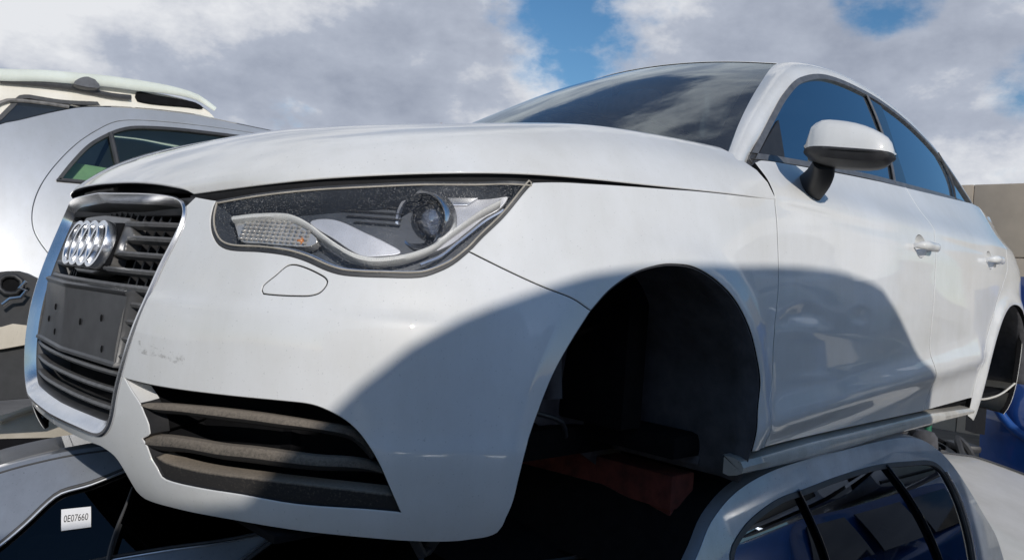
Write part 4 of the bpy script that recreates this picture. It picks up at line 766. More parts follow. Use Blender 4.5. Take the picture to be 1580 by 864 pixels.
# number plate holder, two flat facets meeting on the centre line
zt=TR['holder'][0][1]; zb=TR['holder'][1][1]
rows=[]; zt=.523; zb=.392
px_=lambda y,z:-.824+(.075+.045*(z-zb)/(zt-zb))*abs(y)
for z,o in ((zt+.004,-.014),(zt+.005,-.002),(zt+.001,.004),(zt-.004,.002),(zt-.007,-.001),((zt+zb)/2,-.002),(zb+.007,-.001),(zb+.003,.003),(zb-.002,.003),(zb-.004,-.004),(zb-.004,-.014)):
    r=[(px_(y,z)-o,y,z) for y in np.linspace(-.256,.256,33)]
    rows.append([(r[0][0]+.03,r[0][1]-.004,z),(r[0][0]+.006,r[0][1]-.003,z)]+r+[(r[-1][0]+.006,r[-1][1]+.003,z),(r[-1][0]+.03,r[-1][1]+.004,z)])
ph=grid_obj('plate_holder',rows,'plate',gr)
for y,z in ((-.17,.47),(-.08,.455),(-.19,.415),(.10,.47),(.08,.42),(.16,.44)):
    xx=px_(y,z)+.0005; ball('screw_hole',(xx,y,z),(.002,.003,.007),'void',gr,nu=8,nv=6)
for s_ in (-1,1):
    rows=[[SF.at(s_*.2565,z)[0]+SF.nrm(s_*.2565,z)[0]*SF.sgn*(-.016),SF.at(s_*.268,z)[0]+SF.nrm(s_*.268,z)[0]*SF.sgn*(-.045)] for z in np.linspace(zb,zt,5)]
    grid_obj('holder_cheek',rows,'slat',gr)
ball('bumper_nub',(-.735,.31,.215),(.03,.03,.026),'silver',car,nu=14,nv=10)
# ---- things seen in the front slot between bonnet and grille
bx('latch_panel',(-.73,-.36,.665),(-.60,.36,.700),'black',car,bev=.01)
tube('latch_bar',[(-.742,.20,.716),(-.745,.10,.720),(-.745,.0,.721)],.005,'metal',car)
# ---- cabin
cab=bx('dashboard',(.30,-.62,.78),(.80,.62,.935),'interior',car,bev=.06,seg=4)
for y in (-.36,.36):
    st=ball('seat',(1.62,y,.88),(.09,.23,.34),'seat',car,e=.55); ball('headrest',(1.70,y,1.20),(.055,.13,.085),'seat',st,e=.6)
    ball('seat_base',(1.36,y,.55),(.27,.25,.10),'seat',st,e=.5)
ball('rear_seat',(2.32,0,.85),(.10,.60,.30),'seat',car,e=.4)
rows=[[np.array([.86,-.36,.93])+(np.array([0,1,0])*math.cos(t)+np.array([.42,0,.90])*math.sin(t))*(.185+.014*math.cos(q))+np.array([.9,0,-.42])*.014*math.sin(q) for t in np.linspace(0,2*math.pi,33)] for q in np.linspace(0,2*math.pi,9)]
grid_obj('steering_wheel',rows,'black',car)
rm=ball('interior_mirror',(.885,-.03,1.245),(.022,.135,.040),'mirror_back',car,e=.6); tube('mirror_arm',[(.87,.02,1.27),(.86,.02,1.32)],.012,'black',rm)
bx('cabin_floor',(.30,-.70,.20),(2.75,.70,.26),'void',car,bev=.02)
bx('bulkhead',(.22,-.60,.26),(.30,.60,.80),'void',car,bev=.01)
bx('boot_wall',(2.55,-.6,.26),(2.60,.6,.95),'interior',car,bev=.01)
# ---- engine bay, underside, hubs
bx('underbody',(-.40,-.43,.16),(2.9,.43,.24),'void',car,bev=.02)
bx('underbody_side',(.48,-.74,.20),(2.02,-.42,.26),'void',car,bev=.01); bx('underbody_side',(.48,.42,.20),(2.02,.74,.26),'void',car,bev=.01)
bx('light_stop_radiator',(-.60,-.52,.17),(-.50,.52,.66),'void',car,bev=.02)  # added with the tray below to keep light out of the arch
bx('light_stop_tray',(-.66,-.60,.150),(-.36,.60,.165),'void',car,bev=.005)
bx('engine',(-.50,-.36,.26),(.20,.36,.70),'void',car,bev=.04)
for s_ in (1,-1):
    SIDE[0]=s_
    tube('brake_hose',catmull([(-.20,-.55,.52),(-.16,-.56,.40),(-.08,-.56,.33),(.04,-.57,.29),(.08,-.55,.25)],.02),.006,'black',car,n=8)
    tube('strut',[(.02,-.50,.72),(.02,-.55,.34)],.026,'liner',car,n=14)
    bx('rear_brake',(2.50,-.70,.42),(2.66,-.60,.54),'metal',car,bev=.02); bx('spring_seat',(2.56,-.66,.52),(2.70,-.56,.60),'metal',car,bev=.02)
    tube('arch_lip',catmull([(2.125,-.835,.315),(2.18,-.82,.282),(2.32,-.81,.262),(2.50,-.81,.262),(2.65,-.81,.275),(2.78,-.82,.31)],.03),.0045,'cream',car,n=6)
    SIDE[0]=1
tube('dangling_hook',[(-.46,-.70,.155),(-.44,-.70,.125),(-.41,-.68,.12),(-.39,-.69,.155)],.009,'black',car,n=8)
# ------------------------------------------------------------------ dry leaf
lp=HF.at(.30,.70)[0]; ln=HF.nrm(.30,.70)[0]
lrows=[]
for i_,(a,w_) in enumerate(zip(np.linspace(-.011,.011,9),(.0004,.003,.0045,.005,.0045,.0035,.0025,.0012,.0004))): lrows.append([lp+np.array([a*.3,-a*.9,.004+.004*math.cos(a*200)])+np.array([1,.3,0])*b_*w_+ln*(.003*abs(b_)) for b_ in (-1,0,1)])
lf=grid_obj('dry_leaf',lrows,'leaf',None,thick=.0006); tag(lf,'tiny curled brown leaf lying on the crown of the white bonnet','leaf')
# ------------------------------------------------------------------ stack supports
class Plane_:
    """gently crowned surface over a plane: coordinates are metres on the plane"""
    def __init__(s,d,crown=(0,0),c=(0,0),tw=0):
        s.p0=np.array(d['p0']);n=np.array(d['n']);s.n=n/np.linalg.norm(n);s.ex=np.cross([0,0,1],s.n);s.ex/=np.linalg.norm(s.ex);s.ey=np.cross(s.n,s.ex);s.crown=crown;s.c=c;s.sgn=1;s.f=None
    def at(s,u,v):
        u=np.atleast_1d(np.asarray(u,float));v=np.atleast_1d(np.asarray(v,float))
        h=-s.crown[0]*(u-s.c[0])**2-s.crown[1]*(v-s.c[1])**2
        if s.f is not None: h=h+s.f(u,v)
        return s.p0+u[:,None]*s.ex+v[:,None]*s.ey+h[:,None]*s.n
    def nrm(s,u,v,e=1e-3):
        u=np.atleast_1d(np.asarray(u,float));v=np.atleast_1d(np.asarray(v,float))
        a=s.at(u+e,v)-s.at(u-e,v);b=s.at(u,v+e)-s.at(u,v-e);n=np.cross(a,b);return n/np.linalg.norm(n,axis=1)[:,None]
def poly(pts,step=.02): return join(*[line(pts[i],pts[(i+1)%len(pts)],step) for i in range(len(pts))])
def sp_(pts,step=.02): return catmull(pts,step)
def below(S_,uv,off): return on(S_,uv,off)
def back_off(P,v): return np.array(P)+np.array(v)
# ---- silver sedan behind the bonnet
q=TR['sedanL']; SL=Plane_(q,crown=(.02,.16),c=(-.1,-.2))
sedan=thing('silver_sedan','silver sedan behind the white bonnet, rear quarter window see-through green','car')
rl=sp_(q['roofline']); rlu=[p for p in rl]
bodyo=join(rl,line(rl[-1],q['body'][-3]),line(q['body'][-3],q['body'][-2]),line(q['body'][-2],q['body'][-1]),line(q['body'][-1],rl[0]))
shut=sp_(q['shut']); winc=join(sp_(q['win'][:9],.015),poly(q['win'][8:]+[q['win'][0]],.03)[:-1] if False else line(q['win'][8],q['win'][9]),line(q['win'][9],q['win'][10]),line(q['win'][10],q['win'][11]),line(q['win'][11],q['win'][12]),line(q['win'][12],q['win'][0]))
shut2=shut
dooro=join(shut,line(shut[-1],(shut[-1][0]+.05,-.9)),line((shut[-1][0]+.05,-.9),(q['body'][-3][0]-.02,-.9)),line((q['body'][-3][0]-.02,-.9),(q['body'][-4][0]-.02,q['body'][-4][1]-.04)),line((q['body'][-4][0]-.02,q['body'][-4][1]-.04),shut[0]))
panel('body_side',SL,bodyo,'silver',sedan,holes=[dooro],gap=.006,sp=.05,depth=.03)
panel('rear_door',SL,dooro,'silver',sedan,holes=[winc],gap=.0,sp=.05,depth=.03)
panel('window_seal',SL,winc,'rubber',sedan,holes=[inset(winc,.012)],gap=0,sp=.04,off=.003)
panel('side_window',SL,inset(winc,.010),'glass_t',sedan,gap=0,sp=.08,off=-.008,lip=False)
panel('void_liner',SL,inset(bodyo,.03),'void',sedan,holes=[inset(winc,.0)],gap=0,sp=.1,off=-.035,lip=False)
tube('window_divider',on(SL,sp_(q['div']),.002),.012,'rubber',sedan,n=8)
rp_=on(SL,rl,-.001); grid_obj('roof',[rp_,rp_+[.03,.06,.014],rp_+[.08,.25,.030],rp_+[.12,.7,.035],rp_+[.15,1.2,.0]],'silver',sedan)
P_=lambda u,v,o: tuple(on(SL,[(u,v)],o)[0])
wc=np.mean(np.array(q['win']),0); 
panel('parcel_shelf',SL,poly([(wc[0]-.75,-.30),(wc[0]+.02,-.30),(wc[0]+.02,.03),(wc[0]-.75,.06)],.05),'pale_int',sedan,gap=0,sp=.08,off=-.10,depth=.02)
panel('cabin_trim',SL,poly([(wc[0]-.12,.02),(wc[0]+.16,.01),(wc[0]+.20,.12),(wc[0]-.05,.13)],.05),'seat',sedan,gap=0,sp=.08,off=-.16,depth=.02)
bx('parcel_shelf_back',np.array(P_(wc[0]-.35,wc[1]-.22,-.7)),np.array(P_(wc[0]-.35,wc[1]-.22,-.7))+[.62,.45,.16],'pale_int',sedan,bev=.03)
bx('rear_seat_back',np.array(P_(wc[0]+.05,wc[1]-.4,-.75)),np.array(P_(wc[0]+.05,wc[1]-.4,-.75))+[.16,.6,.42],'seat',sedan,bev=.05)
tube('chrome_strip',on(SL,[p for p in sp_([q['win'][12],q['win'][0]])],.004),.006,'rubber',sedan,n=6)
# ---- cream van with roof rails
q=TR['van']; SV=Plane_(q,crown=(.01,.06))
van=thing('cream_van','cream van with white roof rail behind the silver sedan','van')
top=sp_(q['body'][:9],.04); bo=join(top,poly([q['body'][8],q['body'][9],q['body'][10],q['body'][0]],.1)[:-1])
wn=join(sp_(q['win'][:3],.03),sp_(q['win'][2:6],.02),sp_(q['win'][5:8],.03),poly([q['win'][7],q['win'][8],q['win'][9],q['win'][0]],.08)[:-3])
panel('body_side',SV,bo,'cream',van,holes=[wn],gap=0,sp=.08,depth=.04)
panel('window_seal',SV,wn,'rubber',van,holes=[inset(wn,.02)],gap=0,sp=.06,off=.006)
panel('side_window',SV,inset(wn,.018),'glass_d',van,gap=0,sp=.1,off=-.01,lip=False)
tp=on(SV,top,-.002); grid_obj('roof',[tp,tp+[0,.08,.012],tp+[0,.5,.03],tp+[0,1.4,.03]],'cream',van)
M['rail']=paint('rail_paint',(.72,.76,.70),rough=.4,dirt=.1)
for nm in ('rail','rail2'):
    P=on(SV,sp_(q[nm],.05),.05); tube('roof_rail',P,np.full(len(P),.034)*(1 if nm=='rail' else np.linspace(1,.45,len(P))),'rail',van,n=14,sq=(.5,1.0))
tube('rail_gap',on(SV,sp_(q['gap'],.05),.025),.016,'rubber',van,n=8)  # dark strip standing in for the shaded gap below the rail
panel('rail_foot',SV,catmull(q['foot'],.02,True),'trimgrey',van,gap=0,sp=.04,off=.09,depth=.06)
panel('rail_opening',SV,catmull(q['open'],.02,True),'void',van,gap=0,sp=.05,off=.02,depth=.02)
rr=[(-.02+.0,0)]
cw_=np.array(q['win']); cc=np.array([(cw_[4]+cw_[6])/2])[0]
tube('seat_frame',on(SV,catmull([(cc[0]-.22,cc[1]-.10),(cc[0]-.16,cc[1]-.055),(cc[0]-.02,cc[1]-.035),(cc[0]+.14,cc[1]-.028)],.03),.012),.012,'metal',van,n=8)
# ---- silver car lower left with the number sheet
q=TR['lowL']; SLL=Plane_(q,crown=(.03,.10))
lo=thing('grey_silver_car','grey-silver car under the white front bumper, paper number sheet behind its windscreen','car')
up_=join(sp_(q['upper'][:5]),line(q['upper'][4],q['upper'][5]),line(q['upper'][5],q['upper'][6]),line(q['upper'][6],q['upper'][7]),sp_(q['upper'][7:],.015),line(q['upper'][-1],q['upper'][0]))
panel('roof_side',SLL,up_,'grey_blue',lo,gap=0,sp=.03,depth=.03,off=.004)
e=on(SLL,sp_(q['upper'][:5])+line(q['upper'][4],q['upper'][5]),.002); grid_obj('roof',[e,e+[.01,.02,.004],e+[.03,.06,.0],e+[.05,.3,-.03]],'grey_blue',lo)
tube('roof_seam',on(SLL,[(a,b-.012) for a,b in sp_(q['upper'][:5])+line(q['upper'][4],q['upper'][5])],.004),.0025,'rubber',lo,n=6)
gl=poly(q['glass'],.03)
panel('windscreen',SLL,gl,'glass_d',lo,gap=0,sp=.08,off=-.004,lip=False)
ed=sp_(q['upper'][7:],.012)
tube('window_seal',on(SLL,ed,.003),.0045,'rubber',lo,n=8); tube('chrome_strip',on(SLL,[(a+.002,b-.0065) for a,b in ed],.006),.0032,'chrome_dull',lo,n=8)
lw=join(sp_(q['lower'][:6]),line(q['lower'][5],q['lower'][6]),line(q['lower'][6],q['lower'][8]),line(q['lower'][8],q['lower'][9]),line(q['lower'][9],q['lower'][0]))
panel('pillar',SLL,lw,'grey_blue',lo,gap=0,sp=.03,off=.006,depth=.02)
tube('lower_seal',on(SLL,sp_(q['lower'][:5]),.006),.004,'rubber',lo,n=8); tube('lower_chrome',on(SLL,[(a,b-.007) for a,b in sp_(q['lower'][:5])],.009),.0022,'chrome_dull',lo,n=6)
es=sp_(q['right'][:4]); tube('door_seal',on(SLL,es,.008),.006,'rubber',lo,n=8); tube('door_chrome',on(SLL,[(a-.006,b+.003) for a,b in es],.012),.003,'chrome_dull',lo,n=6)
panel('side_window',SLL,poly(q['right'],.03),'glass_d',lo,gap=0,sp=.08,off=-.002,lip=False)
M['palepane']=plain('pale_reflection_panel',(.36,.42,.38),rough=.4,var=.1)
panel('window_reflection',SLL,poly(q['pale'],.02),'palepane',lo,gap=0,sp=.05,off=-.03); panel('window_reflection',SLL,poly(q['pale2'],.02),'seat',lo,gap=0,sp=.05,off=-.03)  # pale panels that imitate reflections in the side window
panel('cabin_back',SLL,poly([(-.9,-.6),(1.2,-.6),(1.2,.40),(-.9,.30)],.1),'void',lo,gap=0,sp=.2,off=-.30,lip=False)
panel('grey_shape',SLL,catmull(q['inner'],.02,True),'seat',lo,gap=0,sp=.03,off=-.030)  # flat grey panel set just behind the windscreen glass
sh=panel('paper_sheet',SLL,poly(q['sheet'],.02),'paper',None,gap=0,sp=.03,off=.0,depth=.0012,rim=.0005)
tag(sh,'white paper sheet reading 0E07660 stuck inside the grey-silver windscreen','paper sheet')
cu=D.curves.new('number','FONT'); cu.body='0E07660'; cu.size=1; cu.align_x='CENTER'; cu.align_y='CENTER'; to=D.objects.new('number_text',cu); COL.objects.link(to)
s4=np.array(q['sheet']); w_=np.linalg.norm(s4[1]-s4[0]); c_=s4.mean(0); bpy.context.view_layer.update(); tw=to.dimensions.x
dx=(s4[1]-s4[0])/w_; k=w_*.82/tw; cp=SLL.at(*c_)[0]+SLL.n*.0016; X=SLL.ex*dx[0]+SLL.ey*dx[1]; Y=np.cross(SLL.n,X)*1.6
dg=bpy.context.evaluated_depsgraph_get(); me=D.meshes.new_from_object(to.evaluated_get(dg)); D.objects.remove(to)
V=[(cp+X*v.co.x*k+Y*v.co.y*k*1.0) for v in me.vertices]; Fc=[tuple(p.vertices) for p in me.polygons]; mesh_obj('number_text',V,Fc,'ink',sh,smooth=False)
wp=on(SLL,sp_(q['wiper'],.02),.02); wi_=tube('wiper',wp,np.linspace(.002,.006,len(wp)),'rubber',lo,n=8); tube('wiper_blade',on(SLL,sp_(q['wiper2'],.02),.016),.005,'rubber',wi_,n=6)
# ---- blue-silver hatch lower right
q=TR['lowR']; SR=Plane_(q,crown=(.035,.28),c=(.1,-.35))
lr=thing('blue_silver_hatch','blue-silver hatchback beneath the white doors, dark side windows mirroring a blue car','car')
bo=join(sp_(q['body'],.02),line(q['body'][-1],q['body'][0])); wn=join(sp_(q['win'],.02),line(q['win'][-1],q['win'][0]))
panel('body_side',SR,bo,'steel_blue',lr,holes=[wn],gap=0,sp=.04,depth=.04)
eu=sp_(q['body'],.02); e=on(SR,eu,-.001); grid_obj('roof_edge',[e,e+[0,.012,.006],e+[0,.03,.009]],'steel_blue',lr)
kk=[i for i,p in enumerate(eu) if p[0]>-.42]; e2=e[kk]; grid_obj('roof',[e2+[0,.03,.009],e2+[0,.07,.014],e2+[0,.25,.02],e2+[0,.9,.0]],'steel_blue',lr)
kk=[i for i,p in enumerate(eu) if p[0]<=-.40]; e2=e[kk]; grid_obj('windscreen',[e2+[0,.03,.008],e2+[-.05,.3,.02],e2+[-.05,.9,.0]],'void',lr)  # near-black sheet: the shade under the upper car is put into its colour
panel('window_seal',SR,wn,'rubber',lr,holes=[inset(wn,.012)],gap=0,sp=.04,off=.003)
M['glass_r']=glass('mirror_dark_glass',(.03,.035,.04),1.55,boost=.13,refl=(.75,.85,1))
panel('side_window',SR,inset(wn,.010),'glass_r',lr,gap=0,sp=.05,off=-.004,lip=False)
panel('cabin_back',SR,inset(wn,.0),'void',lr,gap=0,sp=.2,off=-.3,lip=False)
for k in ('div1','div2'): tube('window_divider',on(SR,sp_(q[k],.03),.002),.011,'gloss_black',lr,n=10,sq=(1.0,.35))
ch=[(a,b) for a,b in q['win'][10:]]; tube('chrome_strip',on(SR,sp_(ch,.02),.006),.006,'chrome',lr,n=8)
# ---- cream car roof between them (right edge)
cr=thing('cream_car','cream car with flat sunlit roof below the blue van, lower right','car')
z=-.20
outl=[(1.75,-.60),(2.1,-1.30),(2.9,-1.50),(3.85,-1.30),(3.92,-.75),(3.75,-.30),(3.3,.45),(2.4,.75),(1.7,.2)]
o=catmull([(a,b) for a,b in outl],.08,True); cxy=np.mean(o,0)
tl=lambda y:.26*min(0,y+.45)
rows=[[(cxy[0]+(p[0]-cxy[0])*s,cxy[1]+(p[1]-cxy[1])*s,z+dz+tl(cxy[1]+(p[1]-cxy[1])*s)) for p in o] for s,dz in ((.02,.03),(.5,.022),(.85,.008),(.96,-.006),(1,-.03),(1.01,-.10),(1.03,-.5),(1.03,-1.2))]
grid_obj('roof_panel',rows,'cream',cr,closed=True,flip=True)
tube('roof_moulding',[(cxy[0]+(p[0]-cxy[0])*.90,cxy[1]+(p[1]-cxy[1])*.90,z+.006+tl(cxy[1]+(p[1]-cxy[1])*.9)) for p in o],.008,'rubber',cr,n=6)
# ---- blue van far right
bl=thing('blue_van','blue van nose-on behind the white tail, black corner trim at its left edge','van')
p1=np.array(TR['P']['blue1']); 
x0,y0=p1[0],p1[1]
rows=[]
for zz_,dx_ in ((-.75,.10),(-.62,.02),(-.50,.0),(-.35,-.02),(-.22,-.02),(-.10,.0),(.0,.05),(.15,.12),(.35,.20),(.60,.3),(.95,.42)):
    r=[]
    for t in np.linspace(0,1,22):
        a=t*math.pi/2
        r.append((x0+dx_+.18*(1-math.sin(min(t*4,1)*math.pi/2)),y0-.1-2.4*t+0*a,zz_) if False else (x0+dx_+.22*(1-math.sin(min(t*5,1)*math.pi/2))+.25*t*t,y0-2.2*t,zz_))
    rows.append(r)
grid_obj('front_panel',rows,'blue',bl,flip=True)
ar=[(x0-.03+.25*t*t,y0-2.2*t,zz) for t,zz in ((.05,.05),(.08,-.12),(.14,-.26),(.24,-.34),(.4,-.38),(.7,-.40))]
tube('bumper_ridge',catmull(ar,.05),.035,'blue',bl,n=10)
grid_obj('corner_trim',[[(x0-.06,y0-.10,z_),(x0-.075,y0-.03,z_),(x0+.02,y0+.06,z_)] for z_ in (-.32,-.15,.05,.3)],'black',bl)
grid_obj('side_panel',[[(x0+.22,y0,z_),(x0+1,y0+.02,z_),(x0+3,y0+.02,z_)] for z_ in (-.75,-.2,.4,.95)],'blue',bl)
# ---- left: beige bonnet, bare front end
q=TR['beige']; SB=Plane_(q,crown=(.02,.05))
bg_=thing('beige_car','beige car bonnet left of the white grille with a loose strut lying on it','car')
panel('bonnet',SB,join(sp_(q['top'],.03),line(q['top'][-1],q['top'][0])),'beige',bg_,gap=0,sp=.06,depth=.15)
st=tube('prop_rod',on(SB,sp_(q['strut'],.03),.014),.010,'beige',None,n=8); tag(st,'thin beige prop rod lying on the beige bonnet at left','rod')
q=TR['nose']; SN=Plane_(q)
no=thing('stripped_car','stripped car front with black oval headlamp bracket, left of the white grille','car')
ou=catmull(q['outer'],.03,True); rg_=catmull(q['ring'],.015,True)
panel('front_carrier',SN,ou,'black',no,gap=0,sp=.05,off=-.02,depth=.10)
tube('lamp_bracket',on(SN,rg_+[rg_[0]],.0),.009,'black',no,n=10)
panel('bracket_hole',SN,inset(rg_,.004),'void',no,gap=0,sp=.05,off=-.012)
tube('wire_clip',on(SN,q['clip'],.05),.007,'chrome_dull',no,n=8)
panel('cross_member',SN,poly(q['pale'],.04),'beige',no,gap=0,sp=.06,off=-.01,depth=.08)
panel('dark_body',SN,poly(q['dark'],.04),'M_darkblue' if False else 'black',no,gap=0,sp=.06,off=-.05,depth=.08)
# ---- dark car right beneath the wheel arch, red rack beams carrying the stack
dk=thing('black_sedan','black sedan roof in the dark below the empty front wheel arch','car')
rows=[]
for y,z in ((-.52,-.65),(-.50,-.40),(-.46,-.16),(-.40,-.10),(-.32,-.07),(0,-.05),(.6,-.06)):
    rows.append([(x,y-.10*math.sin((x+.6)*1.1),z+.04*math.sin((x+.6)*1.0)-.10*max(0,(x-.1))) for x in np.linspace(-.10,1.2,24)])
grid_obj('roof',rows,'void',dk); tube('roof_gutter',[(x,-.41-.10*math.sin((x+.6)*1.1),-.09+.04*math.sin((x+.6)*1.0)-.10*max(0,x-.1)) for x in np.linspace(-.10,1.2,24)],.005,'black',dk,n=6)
rk=thing('red_rack_beam','rusty red steel beam crossing under the white hatchback behind its front wheel arch','rack beam')
bx('beam',(.36,-.66,.065),(.46,.75,.150),'rust',rk,bev=.006); bx('beam_post',(.37,-.655,-.30),(.45,-.59,.066),'rust',rk,bev=.005)
rk3=thing('cross_beam','short dark red cross beam resting on the blue-silver hatch roof','rack beam')
bx('beam',(1.35,-.78,.10),(1.45,.70,.195),'rust',rk3,bev=.006)
# green post and dark rubble beyond the tail
gp=thing('green_post','green steel post between the white tail and the blue van','post')
pp=np.array(hitpt(1491,655,4.4)) if False else np.array([4.28,-.02,-.35]); tube('post',[(4.15,-.06,-.9),(4.15,-.06,.10)],.022,'green',gp,n=10)
bx('base_plate',(4.05,-.16,-.93),(4.25,.04,-.9),'green',gp,bev=.004)
rb=thing('parts_pile','heap of dark greasy car parts behind the white tail','car parts')
for i in range(60):
    x=rng.uniform(3.4,4.6);y=rng.uniform(-.25,.9);zz=rng.uniform(-.45,-.02); s=rng.uniform(.03,.10,3)
    mt_=('black','liner','void','rubber')[i%4]
    if i%3==0: tube('hose',catmull([(x,y,zz),(x+s[0],y+s[1],zz+s[2]),(x+2*s[0],y-s[1],zz),(x+3*s[0],y,zz-s[2])],.03),.012+.01*(i%2),mt_,rb,n=7)
    elif i%3==1: ball('part',(x,y,zz),tuple(s),mt_,rb,nu=10,nv=7,e=.7)
    else: bx('part',(x-s[0],y-s[1],zz-s[2]*.5),(x+s[0],y+s[1],zz+s[2]*.5),mt_,rb,bev=.02,rot=rng.uniform(0,3))
# ---- wall
a=np.array(TR['P']['wall1']); b_=np.array(TR['P']['wall2'])
wall=thing('concrete_wall','tall beige concrete panel wall beyond the yard at right','wall')
GZ_=-1.45; topz=float((a[2]+b_[2])/2)
for i in range(9):
    y1=5.9-i*1.13; 
    for j,(za,zb_) in enumerate(((GZ_,1.62),(1.635,topz))):
        bx('wall_panel',(14.0+.006*(i%2),y1-1.12,za),(14.2,y1,zb_),'concrete',wall,bev=.012)
bx('wall_backing',(14.1,-4.5,GZ_),(14.25,6.2,topz-.06),'concrete',wall,bev=.01)
rf=thing('grey_roof','low dark grey shed roof showing over the concrete wall','roof'); bx('roof_sheet',(18,-2.2,topz+.35),(22,2.05,topz+.72),'black',rf,bev=.05)
bx('shed_wall',(18.2,-2.1,GZ_),(21.8,1.9,topz+.35),'concrete',rf,bev=.02)
sk=thing('green_skip','dark green steel skip at the foot of the concrete wall','skip')
bx('skip_body',(12.2,-1.6,GZ_),(13.6,1.36,1.12),'green',sk,bev=.03)
for i in range(8): bx('skip_rib',(12.14,-1.5+i*.38,GZ_+.1),(12.2,-1.42+i*.38,1.05),'green',sk,bev=.01)
# ---- ground
gnd=grid_obj('ground',[[(x,y,GZ_) for x in np.linspace(-300,300,9)] for y in np.linspace(-300,300,9)],'ground'); tag(gnd,kind='structure')
# ---- unseen stacked cars behind the photographer, added to throw shade and block sky
SU=SUN/SUN[1]
def toplane(p,y): k=(y-p[1])/SUN[1]; return np.array(p)+SUN*k
Yp=-3.8
sh_=[tuple(toplane(p,Yp)[[0,2]]) for p in S.at([p[0] for p in TR['shade']],[p[1] for p in TR['shade']])]
zlow=sh_[0]; 
cst=thing('shade_caster_van','unseen blue van behind the photographer, outlined to cast the curved shade','van')
prof=[(sh_[0][0]-3.2,-.2),(sh_[0][0]-3.3,.9),(sh_[0][0]-3.1,1.45),(sh_[0][0]-2.2,1.62),(sh_[0][0]-.9,1.68),(sh_[0][0]-.28,1.69)]+[tuple(p) for p in sh_]+[(sh_[-1][0]+.07,sh_[-1][1]-.10),(sh_[-1][0]+.10,sh_[-1][1]-.4),(sh_[-1][0]+.10,-.2)]  # profile follows the shade outline, long nose added to shade the lower left
pc=np.mean(prof,0)
def prow(y,s): return [(pc[0]+(p[0]-pc[0])*s,y,pc[1]+(p[1]-pc[1])*s) for p in prof]
gs=catmull(prof,.06)
def prow(y,s): return [(pc[0]+(p[0]-pc[0])*s,y,-.2+(p[1]+.2)*(1-(1-s)*1.0)) for p in gs]
rows=[prow(Yp,.02),prow(Yp,.9),prow(Yp-.004,.985),prow(Yp-.03,1.0),prow(Yp-.15,.985),prow(Yp-.6,.95),prow(Yp-1.4,.86),prow(Yp-1.45,.02)]
grid_obj('van_body',rows,'blue',cst)
shx=[p[0] for p in sh_]; shz=[p[1] for p in sh_]
for xa,xb in ((shx[9],shx[11]),(shx[12],shx[13])):
    zt_=min(np.interp([xa,xb],shx,shz))-.12; bx('van_window',(xa,Yp-.01,zt_-.45),(xb,Yp+.012,zt_),'gloss_black',cst,bev=.04)

M['dark_red']=paint('dark_red_paint',(.10,.012,.012),dirt=.3); M['dark_grey']=paint('dark_grey_paint',(.04,.042,.046),dirt=.3)
def plain_car(name,label,cat,x0,x1,yn,z0,h,mat,van=False,group=None):
    """a real-size car body: side profile, plan-rounded, glazed, with sills and wheel arches"""
    t=thing(name,label,cat,group=group); L=x1-x0; P=[(0,.12),(.0,.42),(.03,.52),(.24,.62),(.36,.97),(.50,1.0),(.74,.97),(.90,.66),(.985,.60),(1,.45),(1,.14),(.88,.10),(.85,.30),(.78,.34),(.71,.28),(.69,.09),(.30,.09),(.27,.30),(.20,.34),(.13,.28),(.11,.10)]
    if van: P=[(0,.12),(.0,.45),(.03,.55),(.14,.62),(.26,.97),(.45,1.0),(.93,1.0),(.99,.93),(1,.45),(1,.14),(.88,.10),(.85,.26),(.78,.29),(.71,.24),(.69,.09),(.30,.09),(.27,.26),(.20,.29),(.13,.24),(.11,.10)]
    P=np.array(catmull([(x0+a*L,z0+b*h) for a,b in P],.08,True)); c=P.mean(0)
    def row(y,s,tum=0): return [(c[0]+(p[0]-c[0])*s,y-tum*max(0,(p[1]-(z0+.58*h)))*.35,c[1]+(p[1]-c[1])*s) for p in P]
    rows=[row(yn,.02,1),row(yn,.93,1),row(yn-.02,.985,1),row(yn-.10,1,1),row(yn-.85,1,0),row(yn-1.6,1,-1),row(yn-1.68,.985,-1),row(yn-1.7,.02,-1)]
    grid_obj('body',rows,mat,t)
    wz0,wz1=z0+.62*h,z0+.93*h
    for a,b in ((.33,.50),(.52,.68)) if not van else ((.22,.42),(.46,.66),(.70,.92)):
        q=[(x0+a*L+(.07*L if a<.4 else 0),wz1),(x0+b*L,wz1),(x0+b*L,wz0),(x0+a*L,wz0)]
        V=[(x,yn+.006-(z-(z0+.58*h))*.35-(.0),z) for x,z in q]; V2=[(x,y-.02,z) for x,y,z in V]
        mesh_obj('window',V+V2,[(0,3,2,1),(4,5,6,7),(0,1,5,4),(1,2,6,5),(2,3,7,6),(3,0,4,7)],'gloss_black',t,smooth=False)
    tube('sill',[(x0+.3*L,yn-.01,z0+.14*h),(x0+.69*L,yn-.01,z0+.14*h)],.03,'black',t,n=8)
    bx('bumper',(x0-.05,yn-1.6,z0+.16*h),(x0+.12,yn-.06,z0+.36*h),'black',t,bev=.04)
    return t
plain_car('unseen_stacked_car','unseen grey car added under the blue van opposite, blocking low sky','car',-1.9,2.2,-3.6,-1.45,1.38,'grey_blue')  # unseen opposite cars, added to block the sky near the horizon
plain_car('stacked_van','blue van at the bottom of the next opposite stack','van',2.45,6.8,-3.5,-1.45,1.95,'blue',van=True)
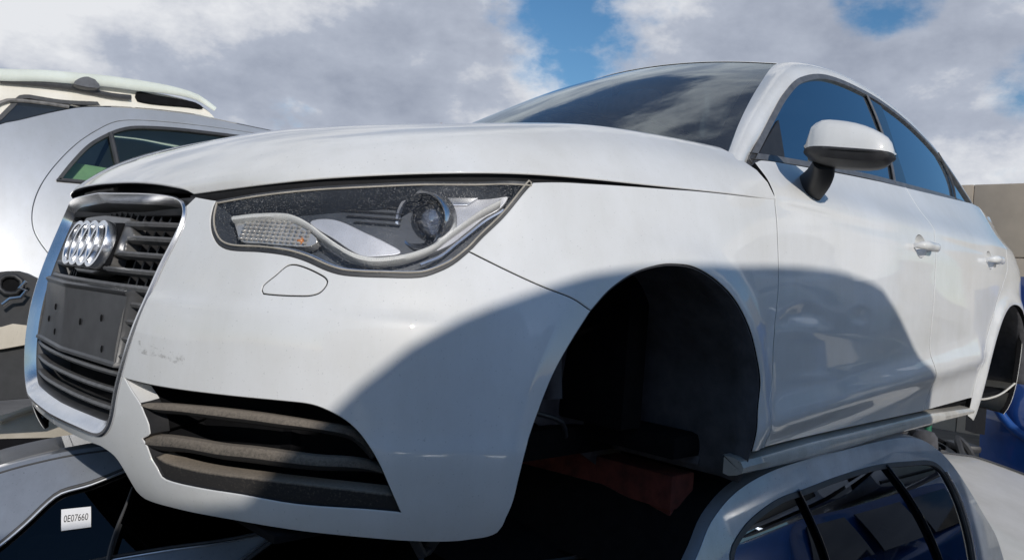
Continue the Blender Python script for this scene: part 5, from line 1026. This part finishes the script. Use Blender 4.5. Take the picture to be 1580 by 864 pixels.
plain_car('unseen_stacked_car','unseen silver car added on the blue van opposite, blocking low sky','car',4.1,7.5,-3.7,.52,1.40,'silver')
plain_car('unseen_stacked_car','unseen cream car added far left in the opposite row, blocking low sky','car',-6.6,-2.4,-3.6,-1.45,1.40,'cream')
plain_car('unseen_stacked_car','unseen white car added at the bottom of the farthest opposite stack, blocking low sky','car',7.8,12.0,-3.6,-1.45,1.42,'cream')
plain_car('unseen_stacked_car','unseen grey car added on the white one in the farthest opposite stack, blocking low sky','car',8.0,11.8,-3.7,-.02,1.42,'grey_blue')
plain_car('light_block_red_car','dark red car added behind the white hatchback to block light under it','car',.75,4.9,3.3,-1.45,1.42,'dark_red')  # two cars added to stop sky light coming through under the stack
plain_car('light_block_grey_car','dark grey car added beyond the silver sedan to block light from behind','car',-3.9,.35,3.9,-1.45,1.35,'dark_grey')


sc=[(TR['scuff'][0][0]-.004,TR['scuff'][0][1]+.010),(TR['scuff'][0][0]+.05,TR['scuff'][0][1]+.002),(TR['scuff'][1][0],TR['scuff'][1][1]+.004),(TR['scuff'][1][0]+.004,TR['scuff'][1][1]-.012),(TR['scuff'][0][0]+.06,TR['scuff'][0][1]-.012),(TR['scuff'][0][0],TR['scuff'][0][1]-.008)]
def scuff_mat():
    m=D.materials.new('scuff'); m.use_nodes=True; N=m.node_tree.nodes; L=m.node_tree.links; N.clear(); o=N.new('ShaderNodeOutputMaterial'); t_=N.new('ShaderNodeBsdfTransparent'); d=N.new('ShaderNodeBsdfDiffuse'); d.inputs[0].default_value=(.20,.18,.15,1)
    r=ramp(N,L,tex(N,L,95,8,.75),[(.50,(0,)*3),(.70,(.42,)*3)]); mx=N.new('ShaderNodeMixShader'); L.new(r,mx.inputs[0]); L.new(t_.outputs[0],mx.inputs[1]); L.new(d.outputs[0],mx.inputs[2]); L.new(mx.outputs[0],o.inputs[0]); return m
M['scuff']=scuff_mat()
panel('scuff_mark',S,catmull(sc,.006,True),'scuff',car,gap=0,sp=.02,off=.0006,lip=False)
